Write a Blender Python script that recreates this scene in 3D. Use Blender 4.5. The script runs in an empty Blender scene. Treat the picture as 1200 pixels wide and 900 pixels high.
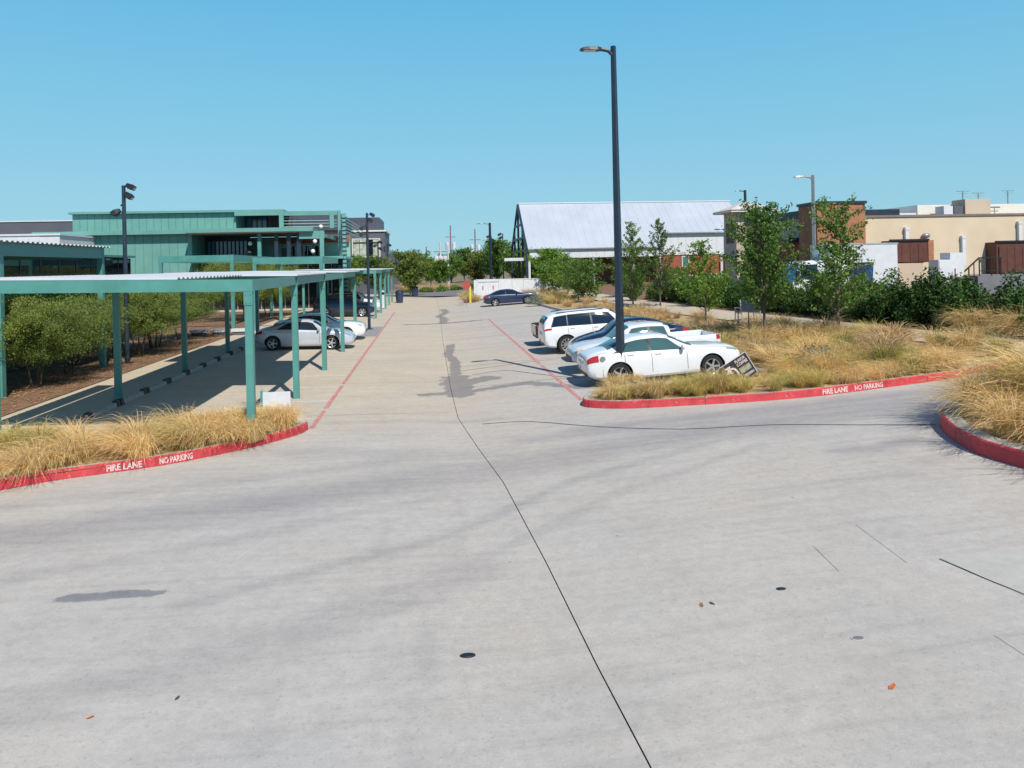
import bpy, bmesh, math, random
import numpy as np
from mathutils import Vector, Matrix, Euler
scene = bpy.context.scene
COL = scene.collection
random.seed(7); RNG = np.random.default_rng(11)

# ------------------------------------------------------------ camera, sky, sun
CAM_H, FOC = 4.0, 880.0
YAW, ROLL = math.radians(6.42), 0.022
cd = bpy.data.cameras.new('camera'); cam = bpy.data.objects.new('camera', cd); COL.objects.link(cam)
cd.sensor_width = 36.0; cd.lens = FOC / 1200 * 36; cd.shift_y = -140.2 / 1200
cd.clip_start = .1; cd.clip_end = 3000
cam.matrix_world = Matrix.Translation((0, 0, CAM_H)) @ Matrix.Rotation(-YAW, 4, 'Z') @ Matrix.Rotation(math.pi/2, 4, 'X') @ Matrix.Rotation(-ROLL, 4, 'Z')
scene.camera = cam
SUN_EL = math.radians(48.7); SUN_ROT = math.atan2(.33, -.944)
world = bpy.data.worlds.new('World'); scene.world = world; world.use_nodes = True
wn = world.node_tree; wn.nodes.clear()
sky = wn.nodes.new('ShaderNodeTexSky'); sky.sky_type = 'NISHITA'; sky.sun_disc = False
sky.sun_elevation = SUN_EL; sky.sun_rotation = SUN_ROT; sky.air_density = 1.0; sky.dust_density = .3; sky.ozone_density = 1.0
tint = wn.nodes.new('ShaderNodeMix'); tint.data_type = 'RGBA'; tint.blend_type = 'MULTIPLY'; tint.inputs[0].default_value = 1
tint.inputs[7].default_value = (.93, 1.08, .98, 1)
bg = wn.nodes.new('ShaderNodeBackground'); bg.inputs[1].default_value = .10
wo = wn.nodes.new('ShaderNodeOutputWorld')
# clear dry air: the sky deepens evenly from a pale cyan horizon to a dark zenith, the same all round
tcw = wn.nodes.new('ShaderNodeTexCoord'); sxyz = wn.nodes.new('ShaderNodeSeparateXYZ'); grad = wn.nodes.new('ShaderNodeValToRGB')
wn.links.new(tcw.outputs['Generated'], sxyz.inputs[0]); wn.links.new(sxyz.outputs[2], grad.inputs[0])
ge = grad.color_ramp.elements
for k, (p, c) in enumerate(((0., (.28, .55, .69)), (.10, (.25, .54, .72)), (.20, (.195, .52, .73)), (.33, (.125, .46, .74)), (.5, (.04, .17, .46)), (1., (.012, .06, .21)))):
    e = ge[k] if k < 2 else ge.new(p)
    e.position = p; e.color = (*c, 1)
gsc = wn.nodes.new('ShaderNodeVectorMath'); gsc.operation = 'SCALE'; gsc.inputs['Scale'].default_value = 1.0/.1
wn.links.new(grad.outputs[0], gsc.inputs[0])
smix = wn.nodes.new('ShaderNodeMix'); smix.data_type = 'RGBA'; smix.inputs[0].default_value = .87
wn.links.new(sky.outputs[0], tint.inputs[6]); wn.links.new(tint.outputs[2], smix.inputs[6]); wn.links.new(gsc.outputs[0], smix.inputs[7]); wn.links.new(smix.outputs[2], bg.inputs[0]); wn.links.new(bg.outputs[0], wo.inputs[0])
sd = bpy.data.lights.new('sun', 'SUN'); sd.energy = 4.6; sd.angle = math.radians(.5); sd.color = (1, .95, .87)
so = bpy.data.objects.new('sun', sd); COL.objects.link(so)
so.rotation_euler = Vector((-.33*math.cos(SUN_EL), .944*math.cos(SUN_EL), -math.sin(SUN_EL))).to_track_quat('-Z', 'Y').to_euler()
scene.view_settings.view_transform = 'Standard'; scene.view_settings.look = 'None'
scene.view_settings.exposure = 0.14; scene.view_settings.gamma = 1.0

# ------------------------------------------------------------ ground form
def gz(X, Y=0):
    return .055*(min(X, 26)-.9) if X > .9 else .02*(.9-max(X, -12))

# ------------------------------------------------------------ materials
MATS = {}
def _nodes(name):
    m = bpy.data.materials.new(name); m.use_nodes = True; t = m.node_tree; t.nodes.clear()
    o = t.nodes.new('ShaderNodeOutputMaterial'); p = t.nodes.new('ShaderNodeBsdfPrincipled')
    t.links.new(p.outputs[0], o.inputs[0]); return m, t, p, o
def _noise(t, scale, detail=4, coord='Object', vec=None, rough=.6):
    n = t.nodes.new('ShaderNodeTexNoise'); n.inputs['Scale'].default_value = scale; n.inputs['Detail'].default_value = detail
    n.inputs['Roughness'].default_value = rough
    if vec is None:
        tc = t.nodes.new('ShaderNodeTexCoord'); vec = tc.outputs[coord]
    t.links.new(vec, n.inputs['Vector']); return n
def _ramp(t, src, stops):
    r = t.nodes.new('ShaderNodeValToRGB'); e = r.color_ramp.elements
    while len(e) < len(stops): e.new(.5)
    for k, (p, c) in enumerate(stops):
        e[k].position = p; e[k].color = (c, c, c, 1) if isinstance(c, (int, float)) else (*c, 1)
    t.links.new(src, r.inputs[0]); return r
def _mix(t, fac, a, b, mode='MIX'):
    m = t.nodes.new('ShaderNodeMix'); m.data_type = 'RGBA'; m.blend_type = mode
    for s, v in ((0, fac), (6, a), (7, b)):
        if isinstance(v, (int, float)): m.inputs[s].default_value = v
        elif isinstance(v, tuple): m.inputs[s].default_value = (*v, 1)
        else: t.links.new(v, m.inputs[s])
    return m.outputs[2]
def mat(name, col, rough=.6, metal=0., var=.15, scale=3., bump=0., coat=0., spec=.5, bscale=None):
    if name in MATS: return MATS[name]
    m, t, p, o = _nodes(name)
    n = _noise(t, scale, 5)
    lo = tuple(c*(1-var) for c in col); hi = tuple(min(1, c*(1+var)) for c in col)
    r = _ramp(t, n.outputs[0], ((.3, lo), (.7, hi)))
    t.links.new(r.outputs[0], p.inputs['Base Color'])
    rr = _ramp(t, n.outputs[0], ((.3, max(0, rough-.07)), (.7, min(1, rough+.07)))); t.links.new(rr.outputs[0], p.inputs['Roughness'])
    p.inputs['Metallic'].default_value = metal; p.inputs['Specular IOR Level'].default_value = spec
    p.inputs['Coat Weight'].default_value = coat; p.inputs['Coat Roughness'].default_value = .05
    if bump:
        b = t.nodes.new('ShaderNodeBump'); b.inputs['Strength'].default_value = bump; b.inputs['Distance'].default_value = .02
        n2 = _noise(t, bscale or scale*6, 4); t.links.new(n2.outputs[0], b.inputs['Height']); t.links.new(b.outputs[0], p.inputs['Normal'])
    MATS[name] = m; return m
def island_mat(name, cols, rough=.6, trans=.35, objvar=.25):
    """leaf / blade: every island its own tone, every object a slight shift"""
    if name in MATS: return MATS[name]
    m, t, p, o = _nodes(name)
    g = t.nodes.new('ShaderNodeNewGeometry'); k = len(cols)
    r = _ramp(t, g.outputs['Random Per Island'], [(i/(k-1), c) for i, c in enumerate(cols)])
    oi = t.nodes.new('ShaderNodeObjectInfo')
    v = _ramp(t, oi.outputs['Random'], ((0, (1-objvar, 1-objvar*.9, 1-objvar)), (.5, (1, 1, 1)), (1, (1+objvar*.6, 1+objvar*.3, 1))))
    c = _mix(t, 1., r.outputs[0], v.outputs[0], 'MULTIPLY')
    t.links.new(c, p.inputs['Base Color']); p.inputs['Roughness'].default_value = rough; p.inputs['Specular IOR Level'].default_value = .25
    tr = t.nodes.new('ShaderNodeBsdfTranslucent'); t.links.new(c, tr.inputs[0])
    mx = t.nodes.new('ShaderNodeMixShader'); mx.inputs[0].default_value = trans
    t.links.new(p.outputs[0], mx.inputs[1]); t.links.new(tr.outputs[0], mx.inputs[2]); t.links.new(mx.outputs[0], o.inputs[0])
    MATS[name] = m; return m
def concrete_mat():
    m, t, p, o = _nodes('concrete_paving')
    tc = t.nodes.new('ShaderNodeTexCoord'); P3 = tc.outputs['Object']
    big = _noise(t, .09, 4, vec=P3); mid = _noise(t, .55, 6, vec=P3, rough=.65); fine = _noise(t, 6, 6, vec=P3, rough=.7); grit = _noise(t, 60, 3, vec=P3)
    warm = t.nodes.new('ShaderNodeAttribute'); warm.attribute_name = 'warm'
    wmix = t.nodes.new('ShaderNodeMath'); wmix.operation = 'MULTIPLY_ADD'; wmix.use_clamp = True
    bigr = _ramp(t, big.outputs[0], ((.35, 0.), (.65, .5)))
    t.links.new(warm.outputs['Fac'], wmix.inputs[0]); wmix.inputs[1].default_value = .75; t.links.new(bigr.outputs[0], wmix.inputs[2])
    base = _mix(t, wmix.outputs[0], (.44, .42, .395), (.53, .45, .35))
    mv = _ramp(t, mid.outputs[0], ((.3, .92), (.7, 1.05)))
    base = _mix(t, 1., base, mv.outputs[0], 'MULTIPLY')
    fv = _ramp(t, fine.outputs[0], ((.25, .86), (.6, 1.05)))
    base = _mix(t, .8, base, fv.outputs[0], 'MULTIPLY')
    gv = _ramp(t, grit.outputs[0], ((.3, .88), (.7, 1.07)))
    base = _mix(t, .7, base, gv.outputs[0], 'MULTIPLY')
    # aggregate showing through, pits, and grime drawn out along the driving direction
    ag = t.nodes.new('ShaderNodeTexVoronoi'); ag.inputs['Scale'].default_value = 38; t.links.new(P3, ag.inputs['Vector'])
    sepc = t.nodes.new('ShaderNodeSeparateColor'); t.links.new(ag.outputs['Color'], sepc.inputs[0])
    agr = _ramp(t, sepc.outputs[0], ((.0, .74), (.10, .97), (.9, 1.0), (1., 1.12))); base = _mix(t, .5, base, agr.outputs[0], 'MULTIPLY')
    pit = t.nodes.new('ShaderNodeTexVoronoi'); pit.inputs['Scale'].default_value = 7; t.links.new(P3, pit.inputs['Vector'])
    ptr = _ramp(t, pit.outputs['Distance'], ((.02, .62), (.06, 1.))); base = _mix(t, .4, base, ptr.outputs[0], 'MULTIPLY')
    mpg = t.nodes.new('ShaderNodeMapping'); mpg.inputs['Rotation'].default_value = (0, 0, -.35); mpg.inputs['Scale'].default_value = (.25, 3.5, 1); t.links.new(P3, mpg.inputs[0])
    dirt = _noise(t, 1.3, 8, vec=mpg.outputs[0], rough=.72); dtr = _ramp(t, dirt.outputs[0], ((.30, .86), (.52, 1.0), (.75, 1.03))); base = _mix(t, .8, base, dtr.outputs[0], 'MULTIPLY')
    # oil drips: sparse dark dots
    vo = t.nodes.new('ShaderNodeTexVoronoi'); vo.inputs['Scale'].default_value = 1.1; t.links.new(P3, vo.inputs['Vector'])
    dr = _ramp(t, vo.outputs['Distance'], ((.012, .55), (.035, 1.)))
    base = _mix(t, .8, base, dr.outputs[0], 'MULTIPLY')
    # tyre scuffs and damp stains: where they lie is stored on the mesh, their ragged edges are noise
    def att(name, lo, hi, nz, amp):
        a = t.nodes.new('ShaderNodeAttribute'); a.attribute_name = name
        ad = t.nodes.new('ShaderNodeMath'); ad.operation = 'MULTIPLY_ADD'; t.links.new(nz, ad.inputs[0]); ad.inputs[1].default_value = amp
        sb = t.nodes.new('ShaderNodeMath'); sb.operation = 'SUBTRACT'; t.links.new(a.outputs['Fac'], sb.inputs[0]); sb.inputs[1].default_value = amp*.5
        t.links.new(sb.outputs[0], ad.inputs[2])
        return _ramp(t, ad.outputs[0], ((lo, 0.), (hi, 1.))).outputs[0]
    mp = t.nodes.new('ShaderNodeMapping'); mp.inputs['Scale'].default_value = (.35, 2.2, 1); t.links.new(P3, mp.inputs[0])
    streak = _noise(t, 1.6, 6, vec=mp.outputs[0], rough=.7)
    ty = att('tyre', .25, .95, streak.outputs[0], .9)
    base = _mix(t, ty, base, _mix(t, 1., base, (.76, .76, .80), 'MULTIPLY'))
    rag = _noise(t, 1.7, 8, vec=P3, rough=.75); ragr = _ramp(t, rag.outputs[0], ((.32, 0.), (.68, 1.)))
    wt = att('wet', .40, .62, ragr.outputs[0], .75)
    base = _mix(t, wt, base, _mix(t, 1., base, (.53, .55, .62), 'MULTIPLY'))
    t.links.new(base, p.inputs['Base Color'])
    rr = _ramp(t, fine.outputs[0], ((.3, .78), (.7, .92))); t.links.new(rr.outputs[0], p.inputs['Roughness'])
    p.inputs['Specular IOR Level'].default_value = .3
    b = t.nodes.new('ShaderNodeBump'); b.inputs['Strength'].default_value = .25; b.inputs['Distance'].default_value = .01
    t.links.new(grit.outputs[0], b.inputs['Height']); t.links.new(b.outputs[0], p.inputs['Normal'])
    return m
def brick_mat(name, c1, c2, mortar, scale=1.0):
    if name in MATS: return MATS[name]
    m, t, p, o = _nodes(name)
    tc = t.nodes.new('ShaderNodeTexCoord'); sp = t.nodes.new('ShaderNodeSeparateXYZ'); t.links.new(tc.outputs['Object'], sp.inputs[0])
    ad = t.nodes.new('ShaderNodeMath'); t.links.new(sp.outputs[0], ad.inputs[0]); t.links.new(sp.outputs[1], ad.inputs[1])
    cb = t.nodes.new('ShaderNodeCombineXYZ'); t.links.new(ad.outputs[0], cb.inputs[0]); t.links.new(sp.outputs[2], cb.inputs[1])
    b = t.nodes.new('ShaderNodeTexBrick'); b.inputs['Scale'].default_value = scale; t.links.new(cb.outputs[0], b.inputs[0])
    b.inputs['Color1'].default_value = (*c1, 1); b.inputs['Color2'].default_value = (*c2, 1); b.inputs['Mortar'].default_value = (*mortar, 1)
    b.inputs['Brick Width'].default_value = .24; b.inputs['Row Height'].default_value = .08; b.inputs['Mortar Size'].default_value = .008
    n = _noise(t, 1.2, 5); v = _ramp(t, n.outputs[0], ((.3, .8), (.7, 1.1)))
    t.links.new(_mix(t, 1., b.outputs[0], v.outputs[0], 'MULTIPLY'), p.inputs['Base Color']); p.inputs['Roughness'].default_value = .85
    MATS[name] = m; return m
def glass_mat(name, col, rough=.04):
    if name in MATS: return MATS[name]
    m, t, p, o = _nodes(name)
    n = _noise(t, .8, 3); r = _ramp(t, n.outputs[0], ((.3, tuple(c*.8 for c in col)), (.7, tuple(c*1.2 for c in col))))
    t.links.new(r.outputs[0], p.inputs['Base Color']); p.inputs['Roughness'].default_value = rough; p.inputs['Specular IOR Level'].default_value = .8
    MATS[name] = m; return m
def glow_mat(name, col, s):
    if name in MATS: return MATS[name]
    m, t, p, o = _nodes(name); p.inputs['Base Color'].default_value = (*col, 1); p.inputs['Roughness'].default_value = .4
    MATS[name] = m; return m

CONC = concrete_mat()
TEAL = mat('teal_paint', (.08, .262, .235), .45, var=.13, scale=1.6, bump=.05)
TEAL_P = mat('teal_panel', (.135, .315, .28), .5, var=.08, scale=.7)
TEAL_L = mat('mint_panel', (.26, .45, .39), .5, var=.06)
TEAL_D = mat('deep_green_screen', (.02, .16, .10), .6, var=.2)
WHITE = mat('white_metal', (.62, .63, .66), .5, var=.05)
DECKM = mat('galvanised_white', (.52, .54, .56), .45, metal=.1, var=.07, scale=.8)
ROOFW = mat('pale_roof_metal', (.42, .455, .51), .6, metal=.0, var=.06, scale=.25)
DARKM = mat('dark_blue_black_paint', (.022, .035, .055), .4, var=.2)
BLACKP = mat('black_plastic', (.014, .015, .017), .5, var=.2)
GREYD = mat('slate_grey_cladding', (.095, .10, .125), .6, var=.1, scale=.6)
GREYV = mat('dark_violet_cladding', (.07, .07, .10), .5, var=.12)
KERBC = mat('kerb_concrete', (.40, .385, .35), .85, var=.18, scale=4, bump=.2)
def worn_mat(name, col, under, lo, hi, rough, scale):
    m = mat(name, col, rough, var=.2, scale=scale); t = m.node_tree; p = next(n for n in t.nodes if n.type == 'BSDF_PRINCIPLED'); src = p.inputs['Base Color'].links[0].from_socket
    n = _noise(t, scale*2.2, 8, rough=.75); r = _ramp(t, n.outputs[0], ((lo, 1.), (hi, 0.))); t.links.new(_mix(t, r.outputs[0], src, under), p.inputs['Base Color']); return m
REDP = worn_mat('red_kerb_paint', (.52, .045, .055), (.46, .30, .27), .34, .40, .6, 5)
LINER = worn_mat('worn_red_line', (.54, .13, .13), (.47, .38, .32), .40, .56, .8, 5)
LINEW = worn_mat('worn_white_line', (.68, .67, .63), (.47, .41, .34), .36, .52, .8, 5)
LETTER = mat('white_stencil_paint', (.66, .52, .50), .7, var=.3, scale=25)
TAR = mat('joint_sealant', (.022, .022, .026), .7, var=.3, scale=14)
SOIL = mat('brown_mulch', (.20, .11, .06), .95, var=.5, scale=5, bump=.8)
STRAW = mat('straw_ground', (.44, .31, .15), .95, var=.35, scale=3, bump=.8)
DRYG = mat('dry_open_ground', (.20, .155, .085), .95, var=.35, scale=.4, bump=.5)
WALK = mat('buff_walk_concrete', (.50, .42, .31), .85, var=.08, scale=2)
ASPH = mat('worn_asphalt', (.17, .165, .175), .9, var=.15, scale=2)
BEIGE = mat('beige_stucco', (.62, .50, .36), .85, var=.06, scale=.6)
BEIGEL = mat('pale_beige_stucco', (.54, .43, .33), .85, var=.06, scale=.6)
BROWN = mat('red_brown_steel', (.10, .032, .022), .6, var=.2, scale=2)
CREAM = mat('cream_parapet', (.72, .68, .60), .7, var=.05)
BRICK = brick_mat('orange_brick', (.42, .145, .06), (.34, .105, .05), (.40, .28, .19))
BRICKR = brick_mat('red_brick', (.36, .075, .035), (.28, .055, .03), (.30, .16, .11))
BARK = mat('grey_brown_bark', (.13, .10, .08), .95, var=.4, scale=9, bump=.6)
BARKD = mat('reddish_dark_bark', (.10, .06, .045), .95, var=.4, scale=9, bump=.6)
GLASS = glass_mat('dark_window_glass', (.012, .017, .025))
GLASSB = glass_mat('blue_window_glass', (.05, .12, .22), .12)
CARGL = glass_mat('car_glass', (.05, .11, .115), .04)
CARGD = glass_mat('tinted_car_glass', (.01, .02, .035), .04)
TYRE = mat('tyre_rubber', (.017, .017, .018), .85, var=.2, scale=20)
ALLOY = mat('alloy_wheel', (.55, .56, .58), .3, metal=.6, var=.06)
REDL = mat('red_lamp_lens', (.42, .012, .02), .2, var=.15, coat=.5)
CLRL = mat('clear_lamp_lens', (.24, .28, .33), .12, var=.1, coat=.5)
AMBL = mat('amber_lamp_lens', (.62, .42, .2), .2, var=.1)
STEEL = mat('grey_steel', (.30, .31, .33), .45, metal=.4, var=.12)
YEL = mat('yellow_paint', (.72, .52, .06), .5, var=.1)
STOPR = mat('stop_red', (.42, .07, .06), .5, var=.08)
BLUED = mat('blue_steel', (.012, .06, .22), .5, var=.15)
WOODP = mat('weathered_pole', (.20, .15, .13), .9, var=.25, scale=3)
PALEP = mat('pale_pole', (.55, .54, .52), .7, var=.1)
PALEG = mat('pale_grey_panel', (.62, .63, .66), .6, var=.06)
GLOBE = mat('opal_globe', (.80, .80, .80), .3, var=.02)
DOCK = mat('dock_grey', (.16, .16, .18), .8, var=.15)
STONE = mat('pale_stone', (.50, .40, .32), .9, var=.25, scale=3, bump=.4)
ROOFT = mat('pale_shingle', (.56, .50, .48), .9, var=.12, scale=3)
RUST = mat('orange_leaf', (.50, .13, .04), .8, var=.2, scale=30)
LEAF_G = island_mat('green_leaf', [(.075, .15, .026), (.12, .23, .038), (.19, .31, .06), (.13, .21, .06)])
LEAF_D = island_mat('dark_leaf', [(.024, .058, .013), (.045, .105, .02), (.09, .17, .034), (.055, .11, .03)], trans=.2)
LEAF_Y = island_mat('yellow_green_leaf', [(.16, .24, .05), (.23, .32, .07), (.30, .36, .10), (.18, .27, .065)], trans=.45)
LEAF_B = island_mat('bright_leaf', [(.10, .20, .022), (.16, .29, .03), (.22, .34, .04), (.12, .22, .04)])
LEAF_O = island_mat('autumn_leaf', [(.14, .17, .03), (.22, .19, .04), (.17, .22, .04), (.11, .17, .03)])
LEAF_S = island_mat('blue_grey_leaf', [(.16, .20, .15), (.22, .27, .20), (.27, .30, .22), (.20, .23, .17)], trans=.15)
GRASS_G = island_mat('golden_blade', [(.76, .52, .21), (.86, .64, .31), (.64, .42, .15), (.88, .74, .44)], trans=.3, objvar=.2)
GRASS_O = island_mat('olive_blade', [(.60, .48, .15), (.70, .57, .20), (.46, .41, .11), (.78, .64, .29)], trans=.3, objvar=.2)
GRASS_B = island_mat('brown_seed_blade', [(.50, .32, .16), (.62, .43, .24), (.40, .27, .14), (.72, .56, .33)], trans=.25, objvar=.2)
GRASS_N = island_mat('green_blade', [(.22, .25, .05), (.31, .33, .08), (.46, .40, .13), (.18, .21, .04)], trans=.3, objvar=.2)
def paint(name, col, metal=0.):
    return mat(name, col, .32, metal=metal, var=.03, scale=2, coat=1.)
P_WHITE = paint('white_car_paint', (.74, .75, .77)); P_SILV = paint('silver_car_paint', (.52, .55, .62), .2)
P_NAVY = paint('navy_car_paint', (.008, .014, .04)); P_BLUE = paint('blue_car_paint', (.010, .02, .065)); P_BLACK = paint('black_car_paint', (.010, .012, .018))

# ------------------------------------------------------------ mesh helpers
def tag(o, label=None, cat=None, group=None, kind=None):
    for k, v in (('label', label), ('category', cat), ('group', group), ('kind', kind)):
        if v: o[k] = v
    return o
def thing(name, loc, label, cat, group=None, rz=0., ry=0.):
    o = bpy.data.objects.new(name, None); o.empty_display_size = .2; COL.objects.link(o); o.location = loc
    o.rotation_euler = (0, ry, rz)
    return tag(o, label, cat, group)
def link(name, me, parent=None):
    o = bpy.data.objects.new(name, me); COL.objects.link(o)
    if parent is not None: o.parent = parent
    return o
def root_of(o):
    while o.parent is not None: o = o.parent
    return o
class MB:
    def __init__(s): s.v = []; s.f = []; s.sm = []
    def add(s, vs, fs, smooth=False):
        b = len(s.v); s.v += [tuple(v) for v in vs]; s.f += [tuple(i+b for i in f) for f in fs]; s.sm += [smooth]*len(fs); return s
    def box(s, x0, x1, y0, y1, z0, z1):
        return s.add([(x0,y0,z0),(x1,y0,z0),(x1,y1,z0),(x0,y1,z0),(x0,y0,z1),(x1,y0,z1),(x1,y1,z1),(x0,y1,z1)],
                     [(0,3,2,1),(4,5,6,7),(0,1,5,4),(1,2,6,5),(2,3,7,6),(3,0,4,7)])
    def bar(s, p0, p1, w, h=None, up=(0,0,1)):
        p0, p1 = Vector(p0), Vector(p1); d = (p1-p0).normalized(); u = Vector(up)
        if abs(d.dot(u)) > .98: u = Vector((0,1,0))
        a = d.cross(u).normalized()*w*.5; b = a.cross(d).normalized()*(h or w)*.5
        vs = [p+i*a+j*b for p in (p0,p1) for i, j in ((-1,-1),(1,-1),(1,1),(-1,1))]
        return s.add(vs, [(0,1,2,3),(7,6,5,4),(0,4,5,1),(1,5,6,2),(2,6,7,3),(3,7,4,0)])
    def cyl(s, p0, p1, r0, r1=None, n=10, caps=True):
        r1 = r0 if r1 is None else r1; p0, p1 = Vector(p0), Vector(p1); d = (p1-p0).normalized()
        a = d.orthogonal().normalized(); b = d.cross(a)
        vs = [p + (a*math.cos(2*math.pi*i/n)+b*math.sin(2*math.pi*i/n))*r for p, r in ((p0,r0),(p1,r1)) for i in range(n)]
        s.add(vs, [(i,(i+1)%n,n+(i+1)%n,n+i) for i in range(n)], True)
        if caps: s.add(vs, [tuple(range(n-1,-1,-1)), tuple(range(n,2*n))])
        return s
    def tube(s, pts, rs, n=7):
        for i in range(len(pts)-1): s.cyl(pts[i], pts[i+1], rs[i], rs[i+1], n, caps=(i in (0, len(pts)-2)))
        return s
    def ball(s, c, r, n=10, sc=(1,1,1)):
        vs = []; fs = []
        for i in range(n//2+1):
            th = math.pi*i/(n//2)
            for j in range(n): vs.append((c[0]+r*sc[0]*math.sin(th)*math.cos(2*math.pi*j/n), c[1]+r*sc[1]*math.sin(th)*math.sin(2*math.pi*j/n), c[2]+r*sc[2]*math.cos(th)))
        for i in range(n//2):
            for j in range(n): fs.append((i*n+j, (i+1)*n+j, (i+1)*n+(j+1)%n, i*n+(j+1)%n))
        return s.add(vs, fs, True)
    def lathe(s, prof, axis_o, n=20):
        """prof: (radius, offset along Y) round the Y axis through axis_o"""
        vs = [(axis_o[0]+r*math.cos(2*math.pi*j/n), axis_o[1]+y, axis_o[2]+r*math.sin(2*math.pi*j/n)) for r, y in prof for j in range(n)]
        return s.add(vs, [(i*n+j, (i+1)*n+j, (i+1)*n+(j+1)%n, i*n+(j+1)%n) for i in range(len(prof)-1) for j in range(n)], True)
    def mesh(s, name, m, origin=(0,0,0), sharp=40):
        me = bpy.data.meshes.new(name)
        me.from_pydata([(x-origin[0], y-origin[1], z-origin[2]) for x, y, z in s.v], [], s.f)
        if any(s.sm): me.polygons.foreach_set('use_smooth', s.sm); me.set_sharp_from_angle(angle=math.radians(sharp))
        me.materials.append(m); me.update(); return me
    def build(s, name, m, parent=None, world=False, label=None):
        """world=True: coordinates are world ones, the parent is an unturned Empty"""
        org = (0,0,0)
        if world and parent is not None: org = tuple(root_of(parent).location)
        o = link(name, s.mesh(name, m, org), parent)
        if label: o['label'] = label
        return o
def B(x0, x1, y0, y1, z0, z1): return MB().box(x0, x1, y0, y1, z0, z1)
KIDS = {}
def copy_tree(o, parent=None):
    c = o.copy(); COL.objects.link(c); c.parent = parent
    for ch in list(o.children): copy_tree(ch, c)
    return c
def catmull(pts, n=6):
    P = [Vector(p) for p in pts]; out = []
    for i in range(len(P)-1):
        a, b, c, d = P[max(i-1,0)], P[i], P[i+1], P[min(i+2,len(P)-1)]
        for k in range(n):
            t = k/n; out.append(.5*((2*b)+(c-a)*t+(2*a-5*b+4*c-d)*t*t+(3*b-a-3*c+d)*t**3))
    return out+[P[-1]]
def struct(name, mb, m, parent=None):
    o = mb.build(name, m, parent)
    if parent is None: o['kind'] = 'structure'
    return o

# ------------------------------------------------------------ terrain and paving
def grid_sheet(xs, ys, fz):
    mb = MB(); nx = len(xs)
    mb.v = [(x, y, fz(x, y)) for y in ys for x in xs]
    mb.f = [(j*nx+i, j*nx+i+1, (j+1)*nx+i+1, (j+1)*nx+i) for j in range(len(ys)-1) for i in range(nx-1)]
    mb.sm = [True]*len(mb.f); return mb
ter_x = [-900,-400,-200,-100,-60,-40,-30,-20,-12,-6,.9,6,12,18,22,26,30,40,60,100,200,400,900]
ter_y = [-60,-20,0,20,40,60,80,100,130,160,200,260,350,500,800,1300]
struct('terrain', grid_sheet(ter_x, ter_y, lambda x, y: gz(x)-.07), DRYG)

JOINT = [(1.72,3.0),(1.65,5.72),(1.57,7.25),(1.48,9.85),(1.29,13.67),(1.01,16.39),(.71,19.72),(.66,24.57),(.68,29.78),(.72,39.95),(.84,51.71),(.96,66.3),(1.0,112)]
def jx(Y):
    for (a, ya), (b, yb) in zip(JOINT, JOINT[1:]):
        if Y <= yb: return a+(b-a)*max(0,(Y-ya)/(yb-ya))
    return JOINT[-1][0]
YS = list(np.arange(3, 30, .2))+list(np.arange(30, 60, .5))+list(np.arange(60, 108.1, 1.))
# where tyres have scuffed and where water has run (plan positions)
TYRES = [([(-9,11),(-4,12.6),(1.3,14.7),(5.5,15.7),(11,16.3)], 1.0, .9), ([(-3,9.2),(0,11),(2.5,13.3),(6,15),(12,16.6)], .22, .75), ([(-2.2,8.1),(.4,10),(3,12.3),(6.5,14.3)], .22, .6),
         ([(-6,6.2),(-3,7.6),(-.5,8.9),(.6,9.8)], .5, .6), ([(-.3,5),(-.1,8),(.35,11),(.6,14.2)], .2, .5), ([(-1.7,5),(-1.4,8),(-.6,12)], .2, .42),
         ([(-5.5,16.8),(-1,16.2),(2,15.6)], .6, .55), ([(3.5,17.0),(7,17.2),(12,17.3)], .55, .95), ([(2,16.6),(6,16.6),(13,16.9)], .45, .8), ([(-9,12.7),(-5,14),(-1,15.4)], .45, .6),
         ([(-7,9.5),(-3,11.3),(0,13.0)], .35, .55), ([(9.2,13.6),(8.3,13.2),(7.6,13.3)], .35, .9), ([(9.1,12.3),(8.4,12.1)], .3, .7), ([(4.5,11.4),(8,11.7)], .3, .45),
         ([(-2.5,19.6),(0,19.4),(1.8,19.2)], .35, .6), ([(-1.5,24),(-1.3,40),(-1,60)], .35, .28), ([(.2,22),(.1,40)], .35, .25), ([(2.6,24),(2.5,40),(2.4,60)], .35, .25)]
WETS = [([(.9,23.2),(.95,27)], .48, 1.0), ([(.9,27),(1.05,31),(.85,34),(1.1,38)], .22, .95), ([(-.1,23.4),(1,23.7),(3.3,24.2),(4.6,22.6),(6,21.6)], .35, .8), ([(.9,25.5),(1.9,26)], .6, .9),
        ([(.95,52),(1.2,56),(.8,60),(1.5,64),(1.3,69)], .38, .8), ([(-1.5,51.7),(1,52.2),(3.5,52.4)], .45, .85),
        ([(-4.42,9.56),(-4.08,9.56),(-3.75,9.60)], .11, 1.1), ([(-3.84,9.56),(-3.51,9.62),(-3.25,9.66)], .08, 1.0)]
def dist_poly(px, py, pts):
    d = np.full(px.shape, 1e9)
    for (ax, ay), (bx, by) in zip(pts, pts[1:]):
        t = np.clip(((px-ax)*(bx-ax)+(py-ay)*(by-ay))/((bx-ax)**2+(by-ay)**2), 0, 1)
        d = np.minimum(d, np.hypot(px-ax-t*(bx-ax), py-ay-t*(by-ay)))
    return d
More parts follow.
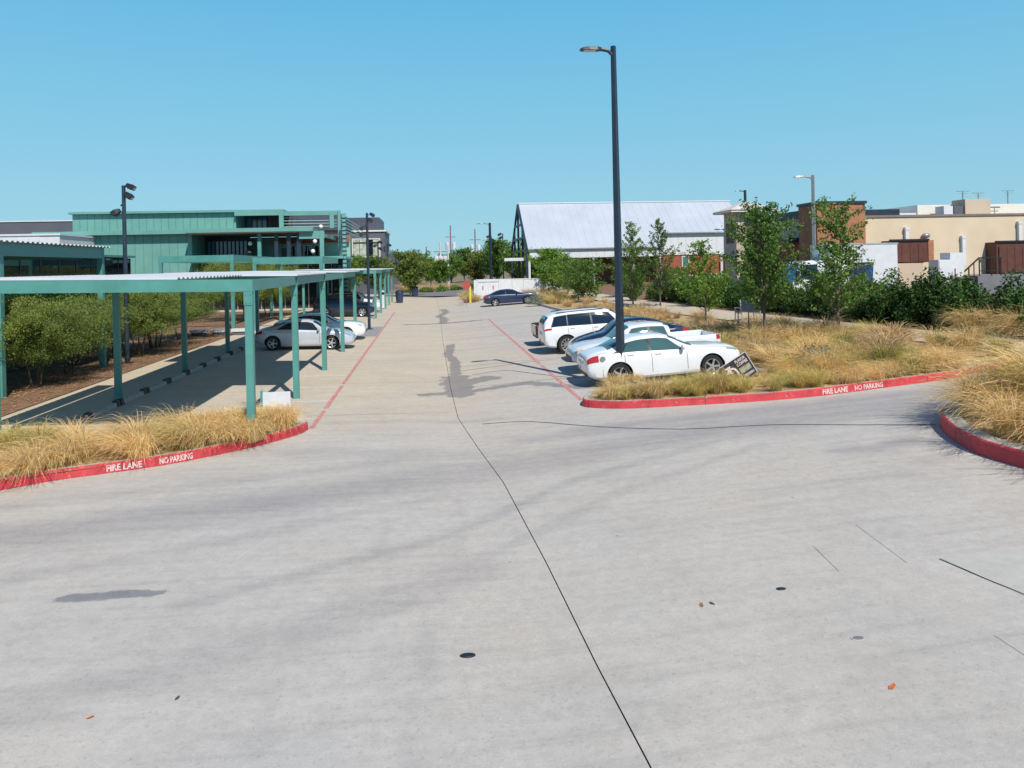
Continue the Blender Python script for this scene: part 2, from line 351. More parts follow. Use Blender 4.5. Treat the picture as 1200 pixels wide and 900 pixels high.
def slab(name, side, parent):
    if side < 0: us = 1-np.concatenate([np.linspace(0, .5, 60), np.linspace(.52, 1, 24)]); us = us[::-1]
    else: us = np.concatenate([np.linspace(0, .55, 70), np.linspace(.57, 1, 30)])
    V = []
    for Y in YS:
        j = jx(Y)
        if side < 0: xs = -26+us*(j-.007+26)
        else: xs = j+.007+us*(26-j)
        V += [(x, Y, gz(x)) for x in xs]
    nx = len(us); mb = MB(); mb.v = V
    mb.f = [(j*nx+i, j*nx+i+1, (j+1)*nx+i+1, (j+1)*nx+i) for j in range(len(YS)-1) for i in range(nx-1)]
    mb.sm = [True]*len(mb.f)
    o = mb.build(name, CONC, parent); me = o.data
    A = np.array(V); X, Y = A[:,0], A[:,1]
    ty = np.zeros(len(X)); we = np.zeros(len(X))
    for pts, w, s in TYRES: ty = np.maximum(ty, s*np.exp(-(dist_poly(X, Y, [tuple(p) for p in catmull([(a,b,0) for a,b in pts],4)] if False else pts)/w)**2))
    for pts, w, s in WETS: we = np.maximum(we, s*1.15*np.exp(-(dist_poly(X, Y, pts)/(w*1.05))**2))
    wa = np.clip((Y-17)/7, 0, 1)*np.clip((5.5-X)/5, .1, 1)
    for nm, arr in (('tyre', ty), ('wet', we), ('warm', wa)):
        a = me.attributes.new(nm, 'FLOAT', 'POINT'); a.data.foreach_set('value', arr.astype(np.float32))
    return o
base = grid_sheet([-26,-12,.9,26.4], [3,30,60,108], lambda x, y: gz(x)-.03)
pav = struct('pavement', base, mat('joint_filler', (.05,.046,.042), .9, var=.5, scale=6))
slab('slab', -1, pav); slab('slab', 1, pav)
def ribbon(pts, w, dz, sub=3):
    """flat strip over the ground along plan points"""
    P = catmull([(x, y, 0) for x, y in pts], sub); mb = MB(); vs = []
    for i, p in enumerate(P):
        d = (P[min(i+1,len(P)-1)]-P[max(i-1,0)]).normalized(); n = Vector((-d.y, d.x, 0))*w*.5
        for q in (p+n, p-n): vs.append((q.x, q.y, gz(q.x)+dz))
    return mb.add(vs, [(2*i,2*i+1,2*i+3,2*i+2) for i in range(len(P)-1)], True)
def sealed(pts, w, name='crack_seal', m=TAR): return ribbon(pts, w, .004).build(name, m, pav)
sealed([(1.27,18.76),(2.42,18.51),(3.86,17.23),(5.55,16.16),(7.34,15.75),(8.89,15.01),(10.3,14.35)], .045)
sealed([(1.5,27.1),(2.7,27.5),(3.6,26.2),(4.6,24.6),(6.5,22.6)], .05)
sealed([(1.2,28.4),(4.2,29.2),(9.5,30.0)], .05)
sealed([(6.13,8.54),(6.25,7.9),(6.36,7.4),(6.45,6.6)], .02)
for y0 in (24.5,29.6,35.2,40.5,46.5,52,57.5,63,69,75): sealed([(.95,y0),(5,y0+.05),(9.6,y0+.1)], .012+.0004*y0, 'saw_cut')
for y0 in (20.5,26,32,38,44,50,56,62,70): sealed([(-8.5,y0),(-4,y0),(.5,y0)], .010, 'saw_cut')
for pts in ([(5.84,9.86),(5.71,8.54)], [(4.94,9.35),(4.84,8.55)], [(5.45,6.81),(5.45,6.43)]): sealed(pts, .005, 'hairline_crack', mat('hairline_grey', (.2,.195,.19), .9))
pm = MB(); pq = [(6.16,8.54),(6.46,6.6),(9,6.3),(9.3,8.75)]
pm.add([(x, y, gz(x)+.003) for x, y in pq], [(0,1,2,3)]); pm.build('newer_slab', mat('pale_new_concrete', (.44,.42,.375), .85, var=.08, scale=5, bump=.1), pav)
def worn(pts, w, m, gap=.0, name='painted_line'):
    return ribbon(pts, w, .005, 2).build(name, m, pav)
for (x, ys, m) in ((-2.92, (18.9, 66), LINER), (4.17, (20.6, 53), LINER)):
    y = ys[0]
    while y < ys[1]:                                  # painted in lengths, as worn away between
        L = random.uniform(1.6, 3.6); worn([(x, y), (x, min(ys[1], y+L))], .125*random.uniform(.9,1.1), m); y += L+random.choice((.02,.05,.35))
for k in range(17):
    y = 20.05+k*2.62
    if y < 43 or y > 56: worn([(-5.0, y), (-3.02, y)], .09, LINEW)
for k in range(12): worn([(4.25, 23.95+k*2.72), (9.5, 23.95+k*2.72)], .09, LINEW) if 23.95+k*2.72 < 53 else None
pad = MB(); pad.add([(x, y, gz(x)+.012) for x, y in ((-5.6,43.6),(-3.0,43.4),(-3.0,50),(-4.4,50))], [(0,1,2,3)])
struct('pad', pad, mat('grey_pad', (.26,.255,.26), .9, var=.12, scale=4))
far = MB(); far.add([(x, y, gz(x)+.006) for x, y in ((-3.6,99),(5.2,93),(6.5,108),(-4,108))], [(0,1,2,3)])
far.add([(x, y, gz(x)-.03) for x, y in ((-4,108),(.9,108),(.9,130),(-24,128))], [(0,1,2,3)]); far.add([(.9,108,-.03),(6.5,108,.28),(24,131,1.2),(.9,130,-.03)], [(0,1,2,3)])
struct('road', far, ASPH)

# walks and beds
wl = MB(); wl.add([(x, y, gz(x)+.008) for x, y in ((-11.3,18.2),(-9.05,18.2),(-9.05,70),(-11.3,70))], [(0,1,2,3)])
wl.add([(x, y, gz(x)+.008) for x, y in ((-26,17.8),(-11.3,18.2),(-11.3,20.2),(-26,20.4))], [(0,1,2,3)])
struct('sidewalk', wl, WALK)
RW = [(20.9,15),(19.9,20),(19.24,23.93),(18.65,25.74),(18.35,28.37),(17.85,32.77),(17.39,37.02),(16.79,42.42),(16.35,56.9),(16.1,75),(15.9,98)]
wr = MB()
for (a, ya), (b, yb) in zip(RW, RW[1:]): wr.add([(a-2.6, ya, gz(a-2.6)+.21), (a, ya, gz(a)+.21), (b, yb, gz(b)+.21), (b-2.6, yb, gz(b-2.6)+.21)], [(0,1,2,3)])
struct('path', wr, WALK)
def bed(name, poly, dz, m, cuts=6):
    bm = bmesh.new(); bm.faces.new([bm.verts.new((x, y, gz(x)+dz)) for x, y in poly]); bmesh.ops.triangulate(bm, faces=bm.faces[:])
    me = bpy.data.meshes.new(name); bm.to_mesh(me); bm.free(); me.materials.append(m); o = link(name, me)
    if sum(p.normal.z for p in me.polygons) < 0: me.flip_normals()
    o['kind'] = 'structure'; return o
KL = [(-12,11.2),(-9.5,12.9),(-7.65,14.32),(-7.03,14.83),(-6.23,15.26),(-5.23,15.83),(-4.12,16.85),(-3.55,17.55),(-3.1,18.3),(-2.98,18.8)]
KR = [(4.45,20.75),(4.12,20.1),(4.08,19.55),(4.72,19.0),(5.53,18.7),(7.0,18.39),(8.45,18.12),(9.89,18.06),(11.77,18.26),(13.58,18.48),(14.89,18.87),(18,20.2),(24,23)]
KRR = [(16,16.5),(12.4,15.35),(11.0,14.75),(10.4,14.37),(9.95,13.58),(9.68,12.84),(9.55,12.14),(9.6,11.3),(9.9,9.5),(10.8,6)]
bed('planting_bed', KL+[(-3.3,19.0),(-5,18.4),(-9,17.5),(-16,15)], .15, STRAW)
bed('planting_bed', KR[::1]+[(24,23.2),(20.9,23.5),(19.2,23.9)]+[(x-1.9, y) for x, y in RW[3:]]+[(9.6,98),(9.3,66),(9.7,52),(9.95,46),(9.9,30),(9.85,21.2)], .155, STRAW)
bed('planting_bed', [(14.0,99)]+[(x, y) for x, y in RW[::-1]]+[(26,15),(26,99)], .16, SOIL)
bed('planting_bed', KRR+[(26,6),(26,18.5)], .22, STRAW)
bed('mulch_bed', [(-26,20.4),(-11.3,20.2),(-11.3,70),(-26,70)], .03, SOIL)

def kerb(name, pts, h, wtop, label, painted=True, top_red=0., texts=()):
    P = catmull([(x, y, 0) for x, y in pts], 6); n = len(P)
    r = thing(name, (P[n//2].x, P[n//2].y, gz(P[n//2].x)), label, 'kerb')
    N = []
    for i in range(n):
        d = (P[min(i+1,n-1)]-P[max(i-1,0)]).normalized(); N.append(Vector((d.y, -d.x, 0)))
    body = MB(); prof = ((0,-.05),(0,.02),(-.02,h-.02),(-.045,h),(-wtop,h),(-wtop,-.05)); vs = []; k = len(prof)
    for p, q in zip(P, N):
        for o, z in prof: c = p+q*o; vs.append((c.x, c.y, gz(c.x)+z))
    fs = [(i*k+j, i*k+j+1, (i+1)*k+j+1, (i+1)*k+j) for i in range(n-1) for j in range(k-1)]
    fs += [tuple(range(k)), tuple((n-1)*k+j for j in range(k-1,-1,-1))]
    body.add(vs, [f[::-1] for f in fs]); body.build('kerb_stone', KERBC, r, True)
    if painted:
        face = MB(); pf = ((.004,.006),(.004,.02),(-.016,h-.018),(-.043,h+.004),(-.05-top_red,h+.0045)); vs = []; k = len(pf)
        for p, q in zip(P, N):
            for o, z in pf: c = p+q*o; vs.append((c.x, c.y, gz(c.x)+z))
        face.add(vs, [(i*k+j+1, i*k+j, (i+1)*k+j, (i+1)*k+j+1) for i in range(n-1) for j in range(k-1)]); face.build('painted_face', REDP, r, True)
    S = [0.]
    for a, b in zip(P, P[1:]): S.append(S[-1]+(b-a).length)
    jm = MB(); q = 1.4                                 # saw cuts across the kerb every three metres
    while q < S[-1]:
        i = max(0, min(n-2, next((j for j in range(n-1) if S[j+1] >= q), n-2))); t = (q-S[i])/(S[i+1]-S[i]); c = P[i].lerp(P[i+1], t); N_ = N[i].lerp(N[i+1], t); d = Vector((-N_.y, N_.x, 0))*.006; vs = []
        for o, z in ((.007,.0),(.007,.02),(-.013,h-.018),(-.04,h+.0075),(-wtop,h+.0035)):
            for e in (c+N_*o-d, c+N_*o+d): vs.append((e.x, e.y, gz(e.x)+z))
        jm.add(vs, [(2*k_,2*k_+1,2*k_+3,2*k_+2) for k_ in range(4)]); q += 3.05
    jm.build('kerb_joint', TAR, r, True)
    for txt, (tx, ty), hh, L in texts:                 # stencilled words bent along the face
        s0 = min(range(n), key=lambda i: (P[i].x-tx)**2+(P[i].y-ty)**2); s0 = S[s0]
        me = text_mesh(txt); xs = [v.co.x for v in me.vertices]; yy = [v.co.y for v in me.vertices]
        x0, x1, y0, y1 = min(xs), max(xs), min(yy), max(yy); org = r.location
        for v in me.vertices:
            s = s0+(v.co.x-x0)/(x1-x0)*L; z = (v.co.y-y0)/(y1-y0)*hh+(h-hh)*.5
            i = max(0, min(n-2, next((j for j in range(n-1) if S[j+1] >= s), n-2))); t = (s-S[i])/(S[i+1]-S[i])
            c = P[i].lerp(P[i+1], t)+N[i].lerp(N[i+1], t)*(.0085-.02*(z-.02)/(h-.04))
            v.co = (c.x-org.x, c.y-org.y, gz(c.x)+z-org.z)
        me.materials.append(LETTER); link('stencil_lettering', me, r)
    return r
def text_mesh(txt, bold=.03):
    cu = bpy.data.curves.new('lettering', 'FONT'); cu.body = txt; cu.size = 1; cu.offset = bold; cu.resolution_u = 2
    o = bpy.data.objects.new('lettering', cu); COL.objects.link(o); bpy.context.view_layer.update()
    me = bpy.data.meshes.new_from_object(o.evaluated_get(bpy.context.evaluated_depsgraph_get()))
    bpy.data.objects.remove(o); bpy.data.curves.remove(cu)
    bm = bmesh.new(); bm.from_mesh(me); bmesh.ops.triangulate(bm, faces=bm.faces[:]); bm.to_mesh(me); bm.free(); return me
kerb('kerb', KL, .19, .16, 'red painted kerb lettered FIRE LANE NO PARKING in front of the carport grass', texts=(('FIRE LANE', (-6.2,15.28), .125, .62), ('NO PARKING', (-5.42,15.7), .125, .66)))
kerb('kerb', KR, .19, .16, 'red painted kerb lettered FIRE LANE NO PARKING below the white sedan and tilted sign', texts=(('FIRE LANE', (9.8,18.06), .13, .72), ('NO PARKING', (10.75,18.13), .13, .84)))
kerb('kerb', KRR, .27, .34, 'broad topped dark red kerb rounding the grass at the right edge', top_red=.02)
kerb('kerb', [(9.85,21.2),(9.9,30),(9.95,46),(9.7,52),(9.3,64.5),(9.5,78)][::-1], .17, .15, 'unpainted grey kerb between the right parking bays and the straw bank', painted=False)

# ------------------------------------------------------------ vegetation
def quads_mesh(name, C, D, U, m):
    """leaf quads: centres C, half vectors D, U"""
    n = len(C); V = np.stack([C-D-U*.3, C-D*.1+U*-1.0, C+D, C-D*.1+U], 1).reshape(-1, 3)
    me = bpy.data.meshes.new(name); me.vertices.add(4*n); me.vertices.foreach_set('co', V.astype(np.float32).ravel())
    me.loops.add(4*n); me.loops.foreach_set('vertex_index', np.arange(4*n, dtype=np.int32))
    me.polygons.add(n); me.polygons.foreach_set('loop_start', np.arange(0, 4*n, 4, dtype=np.int32))
    me.update(calc_edges=True); me.materials.append(m); return me
def leaf_vecs(n, s, rng, droop=0.):
    d = rng.normal(size=(n,3)); d[:,2] -= droop; d /= np.linalg.norm(d, axis=1)[:,None]
    a = rng.normal(size=(n,3)); u = np.cross(d, a); u /= np.linalg.norm(u, axis=1)[:,None]
    sz = s*rng.uniform(.6, 1.25, n)[:,None]; return d*sz, u*sz*.5
def tree_meshes(seed, h, cb, R, nb, lpb, leaf, asc, spread, tr, lm, bm_, multi=1, droop=0., lean=0., twig=.6):
    """a trunk with limbs, and leaves scattered along every limb; R(t) is the limb reach at height share t"""
    rng = np.random.default_rng(seed); rd = random.Random(seed); T = MB(); L = []
    stems = []
    for k in range(multi):
        a = 2*math.pi*k/multi+rd.random(); o = (0. if multi == 1 else .12+.1*rd.random()); top = (0 if multi == 1 else R(.5)*.45)
        pts = [Vector((math.cos(a)*o+rd.gauss(0,.02)*i+math.cos(a)*top*(i/5)**1.3+lean*i/5, math.sin(a)*o+rd.gauss(0,.02)*i+math.sin(a)*top*(i/5)**1.3, -.1+(h*.93+.1)*i/5)) for i in range(6)]
        stems.append(pts); T.tube(pts, [max(.012, tr*(1-.17*i)/(1 if multi == 1 else 1.5)) for i in range(6)], 8)
    for b in range(nb):
        pts = stems[b % multi]; t = (b+.5)/nb; z = cb+(h-cb)*t*.97
        f = min(4.999, max(0, (z*.97-R(t)*math.tan(asc)*.3)/(h*.93)*5)); i = int(f); p0 = pts[i].lerp(pts[i+1], f-i)
        a = b*2.39996+rd.gauss(0,.35); ln = max(.15, R(t)*rd.uniform(.6,1.22)); el = asc*rd.uniform(.6,1.3)*(1.15-.3*t)
        d = Vector((math.cos(a), math.sin(a), math.tan(el))); q = p0+d*ln*.55+Vector((0,0,.04*ln)); e = p0+d*ln+Vector((rd.gauss(0,.08), rd.gauss(0,.08), (.12-droop*.5)*ln))
        T.tube([p0, q, e], [tr*.30*(1-.6*t)+.006, tr*.17*(1-.5*t)+.005, .004], 5)
        k = max(4, int(lpb*(.35+ln/max(R(.4),.1))*.75)); s = rng.uniform(.12, 1.06, k)**.8
        A0, A1, A2 = (np.array(v) for v in (p0, q, e)); C = ((1-s)**2)[:,None]*A0+(2*s*(1-s))[:,None]*A1+(s**2)[:,None]*A2
        nt = max(2, int(5*ln)); tw = rng.normal(size=(nt,3))*twig*.55*spread*2; tw[:,2] = tw[:,2]*.6+spread*.25-droop*spread
        idx = rng.integers(0, nt, k); tt = rng.uniform(.1, 1, k)[:,None]
        L.append(C+tw[idx]*tt+rng.normal(size=(k,3))*spread*.32)
    C = np.concatenate(L); keep = C[:,2] > cb*.55; C = C[keep]; D, U = leaf_vecs(len(C), leaf, rng, droop)
    return T.mesh('trunk', bm_), quads_mesh('crown', C, D, U, lm)
TREEPROTO = {}
def tree(kind, loc, label, group, sc=1., rz=0., name='tree', cat='tree', zs=1.):
    t, c = TREEPROTO[kind]; r = thing(name, loc, label, cat, group, rz); r.scale = (sc, sc, sc*zs)
    link('trunk', t, r); link('crown', c, r); return r
cone = lambda w: (lambda t: w*(1.0-.88*t)*(.55+.9*min(t*4,.5)))
oval = lambda w: (lambda t: w*math.sqrt(max(.03, 1-(2*t-.85)**2*.75)))
TREEPROTO['spire'] = tree_meshes(1, 6.0, 1.0, cone(1.75), 70, 62, .075, .72, .14, .06, LEAF_G, BARK)
TREEPROTO['spire_two'] = tree_meshes(2, 6.0, .95, cone(1.7), 74, 58, .07, .76, .13, .06, LEAF_G, BARK)
TREEPROTO['young'] = tree_meshes(3, 4.2, .95, cone(1.9), 50, 80, .07, .42, .17, .05, LEAF_B, BARK)
TREEPROTO['full'] = tree_meshes(4, 5.3, 1.45, lambda t: 1.3*math.sqrt(max(.05, 1-(1.9*t-.6)**2*.55)), 84, 120, .07, .50, .20, .065, LEAF_G, BARK)
TREEPROTO['airy'] = tree_meshes(5, 5.2, 1.15, lambda t: 1.75*(1-.55*t)*(.5 if .42 < t < .64 else 1), 66, 100, .07, .42, .19, .065, LEAF_G, BARK)
TREEPROTO['willow'] = tree_meshes(6, 3.7, 1.3, oval(2.35), 110, 520, .036, .38, .28, .06, LEAF_Y, BARKD, multi=4, droop=.5, twig=1.)
TREEPROTO['willow_two'] = tree_meshes(7, 3.5, 1.2, oval(2.1), 100, 520, .036, .40, .28, .06, LEAF_Y, BARKD, multi=3, droop=.5, twig=1.)
TREEPROTO['round'] = tree_meshes(8, 7.0, 1.6, oval(2.7), 70, 80, .20, .5, .42, .13, LEAF_B, BARK)
TREEPROTO['round_yellow'] = tree_meshes(9, 6.5, 1.6, oval(2.6), 70, 80, .20, .5, .42, .12, LEAF_Y, BARK)
TREEPROTO['round_dark'] = tree_meshes(10, 8.0, 1.6, oval(2.8), 74, 80, .22, .55, .46, .14, LEAF_G, BARK)
TREEPROTO['autumn'] = tree_meshes(12, 7.0, 1.5, oval(2.2), 60, 80, .20, .5, .4, .12, LEAF_O, BARK)
TREEPROTO['shrubtree'] = tree_meshes(13, 3.6, .35, oval(1.7), 60, 85, .10, .45, .3, .06, LEAF_G, BARK, multi=2)

def at(X, Y, dz=.15): return (X, Y, gz(X)+dz)
tree('spire', at(14.1,50.8), 'tall thin spiky tree just right of the big street lamp, tip over the pale roof', 'young trees along the straw bank', 1.02, .3)
tree('spire_two', at(15.4,48.7), 'second spiky tree right of the big street lamp with a bare pointed top', 'young trees along the straw bank', 1.02, 2.1)
tree('young', at(12.95,34.1), 'short bright green tree on the bank in front of the red brick wall', 'young trees along the straw bank', 1.02, .8)
tree('full', at(12.5,26.9), 'dense green tree beside the bench with the widest unbroken crown', 'young trees along the straw bank', .95, 1.4, zs=1.06)
tree('airy', at(15.1,26.3), 'airy tree with sky gaps in its upper crown, standing before the box truck', 'young trees along the straw bank', 1.0, 2.6)
for i, (X, Y, sc, k, lab) in enumerate(((12.6,60,.98,'shrubtree','bushy low tree left of the big street lamp, nearest of the grey green row'), (12.4,66,1.02,'young','bushy tree second from the big street lamp in the row running back'),
      (12.6,73,1.0,'shrubtree','bushy tree third from the big street lamp in the row running back'), (12.9,80,.95,'round','light green tree under the left end of the white hangar roof'),
      (15.6,56,.62,'shrubtree','low dark tree under the first spiky tree right of the lamp'), (16.6,62,.8,'shrubtree','low tree whose top rises just left of the lamp below the hangar eave'), (17.2,46,.6,'shrubtree','rounded shrubby tree low between the spiky tree and the bright young tree'),
      (17.6,52,.68,'shrubtree','rounded shrubby tree low behind the two spiky trees'))):
    tree(k, at(X, Y), lab, 'trees running back along the bank', sc*(.72 if k == 'round' else 1), i*1.3)
WL = [(-14.3,25.2,.90,'willow'),(-13.3,29.4,.86,'willow_two'),(-14.4,33.0,.92,'willow'),(-14.3,36.6,1.0,'willow_two'),(-13.4,38.6,.94,'willow'),(-13.5,43.0,1.0,'willow_two'),(-12.9,35.2,.9,'willow_two'),(-13.0,26.6,.82,'willow_two'),(-13.2,57,1.2,'willow'),(-12.7,62,1.2,'willow_two')]
WLL = ['shaded willow like tree at the far left behind the carport post', 'multi stemmed willow like tree second from the left under the carport beam', 'multi stemmed willow like tree third from the left under the carport beam',
       'feathery yellow green tree just left of the dark rear carport post', 'feathery yellow green tree right of the dark rear carport post', 'dark shaded tree between the rear carport posts and the glass front',
       'small bushy tree in front of the feathery yellow green row, right of the floodlight pole', 'low bushy tree at the front of the row near the left edge',
       'yellow green tree behind the navy car under the far carport', 'yellow green tree behind the far carport, its crown over the parked car roof']
for (X, Y, sc, k), lab in zip(WL, WLL): tree(k, at(X, Y, .03), lab, 'willow like trees behind the carport', sc, Y)
FT = [('round_yellow',-2.3,99,.92,'rounded olive tree beside the dark bins at the end of the lane'),('round_yellow',-6.6,96,.8,'small yellow green tree behind the end posts of the far carport'),('round',2.2,128,.72,'small green tree left of the stop sign beyond the cross road'),
      ('round_dark',4.6,150,.8,'dark green tree behind the pale poles'),('autumn',8.0,122,.84,'rust tinted tree right of the pale poles'),('round_dark',10.8,118,.95,'tall dark tree above the stop sign'),('round',13.2,112,.82,'bright green tree behind the left end of the white enclosure'),
      ('round',15.2,108,.78,'bright green tree behind the middle of the white enclosure'),('round_yellow',14.6,103,.66,'yellow green tree behind the right end of the white enclosure'),('round_dark',19.5,140,1.0,'dark tree far off behind the end of the hangar'),
      ('round',.6,146,.8,'green tree far down the lane at the vanishing point'),('round_dark',-1.9,170,.9,'dark tree far off left of the pole boxes'),('round',14.4,92,.62,'green tree left of the hangar porch'),('round_yellow',16.2,84,.55,'yellow green tree before the first hangar post'),('round',-10.5,104,.8,'green tree before the dark gabled house'),
      ('round_dark',8.0,165,.95,'dark green tree at the back of the far wood'),('round',12.5,150,.95,'green tree at the back of the far wood right of the street lamp')]
for i, (k, X, Y, sc, lab) in enumerate(FT): tree(k, at(X, Y, -.07), lab, 'trees at the far end of the lane', sc, i*.9)

def shrub_mesh(seed, rx, ry, h, n, leaf, m):
    rng = np.random.default_rng(seed); nb = 26
    c = rng.normal(size=(nb,3)); c /= np.linalg.norm(c, axis=1)[:,None]; c[:,2] = np.abs(c[:,2]); c *= rng.uniform(.55,1.,nb)[:,None]
    idx = rng.integers(0, nb, n); d = rng.normal(size=(n,3)); d /= np.linalg.norm(d, axis=1)[:,None]
    C = c[idx]*.78+d*rng.uniform(.12,.34,n)[:,None]; C = C*np.array([rx, ry, h*.9])+np.array([0,0,h*.05]); C[:,2] = np.maximum(C[:,2], .04)
    D, U = leaf_vecs(n, leaf, rng); return quads_mesh('foliage', C, D, U, m)
SHR = [shrub_mesh(30+i, 1.4, 1.2, 2.15+.15*i, 8000, .07, LEAF_D) for i in range(3)]
STEMM = MB()
for k in range(7):
    a = k*.9; STEMM.tube([(math.cos(a)*.1, math.sin(a)*.1, -.05), (math.cos(a)*.45, math.sin(a)*.45, .7), (math.cos(a)*.7, math.sin(a)*.7, 1.3)], [.03,.022,.01], 5)
STEMM = STEMM.mesh('stems', BARK)
hx = [(20.35,22.4),(20.6,24.2),(20.1,26.1),(19.9,28.0),(19.75,30.0),(19.4,32.0),(19.3,34.2),(19.0,36.4),(18.9,38.6),(18.6,41),(18.5,43.5),(18.3,46),(18.2,48.6),(18.1,51.3),(17.9,54),(17.9,57),(21.9,22.6),(21.9,20.7),(20.9,20.4),(23.2,21.4)]
for i, (X, Y) in enumerate(hx):
    r = thing('hedge_shrub', at(X, Y), ('dense dark green hedge shrub at the right edge below the loading dock' if i in (0, 16, 17, 18, 19) else 'dense dark green hedge shrub right of the airy tree' if i < 4 else 'dark hedge shrub behind the airy tree and the box truck cab' if i < 7 else 'dark hedge shrub behind the bench and the dense tree' if i < 10 else 'low dark hedge shrub far along the path behind the bright young tree'), 'shrub', 'shrubs of the dark hedge', i*1.7)
    s = random.uniform(.85, 1.12); r.scale = (s, s, s*random.uniform(.85,1.1)); link('foliage', SHR[i % 3], r); link('stems', STEMM, r)
# far clipped hedge and shrubs by the cross road
SHL = [shrub_mesh(50+i, 1.5, 1.0, 1.1, 1500, .12, m) for i, m in enumerate((LEAF_G, LEAF_Y))]
for i, X in enumerate((-2.5,-.2,2.1,4.4,6.7)):
    r = thing('far_shrub', at(X, 116+i*.8, -.07), 'low clipped shrub along the cross road at the end of the lane', 'shrub', 'low shrubs along the cross road', i*.7); link('foliage', SHL[i % 2], r)
SAGE = shrub_mesh(60, .9, .8, .75, 1500, .05, LEAF_S)
for X, Y, s, lab in ((11.2,20.9,1.0,'pale blue grey shrub on the bank above the lettered kerb'), (12.0,21.6,.8,'smaller blue grey shrub at the right of the pale shrub on the bank'), (8.9,62.5,1.1,'grey green shrub at the nose of the far blue sedan')):
    r = thing('sage_shrub', at(X, Y), lab, 'shrub'); r.scale = (s,s,s); link('foliage', SAGE, r)

def clump_mesh(seed, nb, h, rad, lean, m, w=.012, droop=.55, seed_heads=False):
    rng = np.random.default_rng(seed); V = []; Fc = []; SEG = 5
    for b in range(nb):
        a = rng.uniform(0, 2*math.pi); r0 = rad*.28*math.sqrt(rng.random()); p = np.array([math.cos(a)*r0, math.sin(a)*r0, -.02])
        a2 = a+rng.normal(0,.6); out = rad*rng.uniform(.25,1.15); hh = h*rng.uniform(.55,1.1)
        dr = np.array([math.cos(a2)*out+lean[0]*rng.uniform(.3,1.2), math.sin(a2)*out+lean[1]*rng.uniform(.3,1.2), 0])
        side = np.cross(dr+np.array([0,0,.01]), [0,0,1]); side = side/ (np.linalg.norm(side)+1e-6); ph = rng.uniform(0, math.pi)
        side = side*math.cos(ph)+np.array([0,0,1])*.3*math.sin(ph)+rng.normal(0,.2,3)
        dp = droop*rng.uniform(.5,1.5); base = len(V)
        for k in range(SEG+1):
            t = k/SEG; c = p+dr*(t**1.55)+np.array([0,0,hh*(1.55*t-dp*t**2.4-(.55-.0)*t*t*.6)]); c = c+np.array([math.sin(3*t+b), math.cos(2.3*t+b), 0])*.018*t
            c[2] = max(c[2], -.02)
            ww = w*(1-.75*t)*(1 if not seed_heads or t < .6 else 2.2); V += [tuple(c-side*ww*.5), tuple(c+side*ww*.5)]
        Fc += [(base+2*k, base+2*k+1, base+2*k+3, base+2*k+2) for k in range(SEG)]
    me = bpy.data.meshes.new('grass_blades'); me.from_pydata(V, [], Fc); me.materials.append(m); me.update(); return me
CL = {'gold': [clump_mesh(70+i, 520, .62, .62, (-.28,-.12), GRASS_G, .011, .75) for i in range(3)],
      'olive': [clump_mesh(80+i, 480, .72, .55, (-.1,-.1), GRASS_O, .011, .55) for i in range(3)],
      'brown': [clump_mesh(90+i, 420, .75, .7, (0,0), GRASS_B, .014, .5, True) for i in range(2)],
      'green': [clump_mesh(95+i, 420, .7, .45, (0,0), GRASS_N, .010, .35) for i in range(2)],
      'pale': [clump_mesh(99+i, 420, .85, .65, (-.2,-.1), GRASS_G, .014, .6) for i in range(2)]}
GL = {}
SPECS = []
def clump(kind, X, Y, s, label, group, dz=.15, sz=1.): SPECS.append((kind, X, Y, s, label, group, dz, sz))
def place_clump(kind, X, Y, s, label, group, dz=.15, sz=1.):
    o = link('grass_clump', random.choice(CL[kind])); o.location = at(X, Y, dz); o.scale = (s, s, s*sz); o.rotation_euler = (0, 0, random.gauss(0,.5))
    return tag(o, label, 'grass clump', group)
def inside(x, y, poly):
    c = False; j = len(poly)-1
    for i in range(len(poly)):
        if (poly[i][1] > y) != (poly[j][1] > y) and x < (poly[j][0]-poly[i][0])*(y-poly[i][1])/(poly[j][1]-poly[i][1])+poly[i][0]: c = not c
        j = i
    return c
WORD = {'gold': 'golden', 'olive': 'olive tinged', 'brown': 'brown seeding', 'green': 'greenish', 'pale': 'pale straw'}
def scatter(n, box, test, kinds, where, group, smin, smax, dz=.15, mind=.35, sz=1., hscale=None):
    got = []
    for k in range(n*30):
        if len(got) >= n: break
        X, Y = random.uniform(box[0], box[1]), random.uniform(box[2], box[3])
        if not test(X, Y) or any((X-a)**2+(Y-b)**2 < mind*mind for a, b in got): continue
        got.append((X, Y)); kd = random.choice(kinds); s = random.uniform(smin, smax)*(hscale(X, Y) if hscale else 1)
        clump(kd, X, Y, s, f'{WORD[kd]} feather grass clump {where}', group, dz, sz)
left_bed = [(-14,9.8)]+KL+[(-3.4,18.8),(-5,18.1),(-9,16.9),(-14,14.5)]
def inset(poly, d):
    return lambda x, y: all(inside(x+ox, y+oy, poly) for ox, oy in ((d,0),(-d,0),(0,d),(0,-d)))
scatter(66, (-13,-3.1,10,19), inset(left_bed, .28), ('gold','gold','gold','olive','gold','gold'), 'in the bed behind the left red kerb', 'grass clumps of the left kerb bed', .95, 1.4, mind=.36)
for X, Y in ((-3.55,18.05),(-3.75,18.5),(-4.05,17.9),(-4.3,18.35),(-4.55,17.75),(-4.75,18.2),(-3.45,18.6),(-4.5,17.2),(-4.95,17.4),(-5.2,17.9),(-4.12,17.2),(-3.88,17.28),(-4.35,17.05),(-4.0,17.12)): clump('gold', X, Y, random.uniform(.95,1.25), 'golden feather grass clump in the bed behind the left red kerb', 'grass clumps of the left kerb bed')
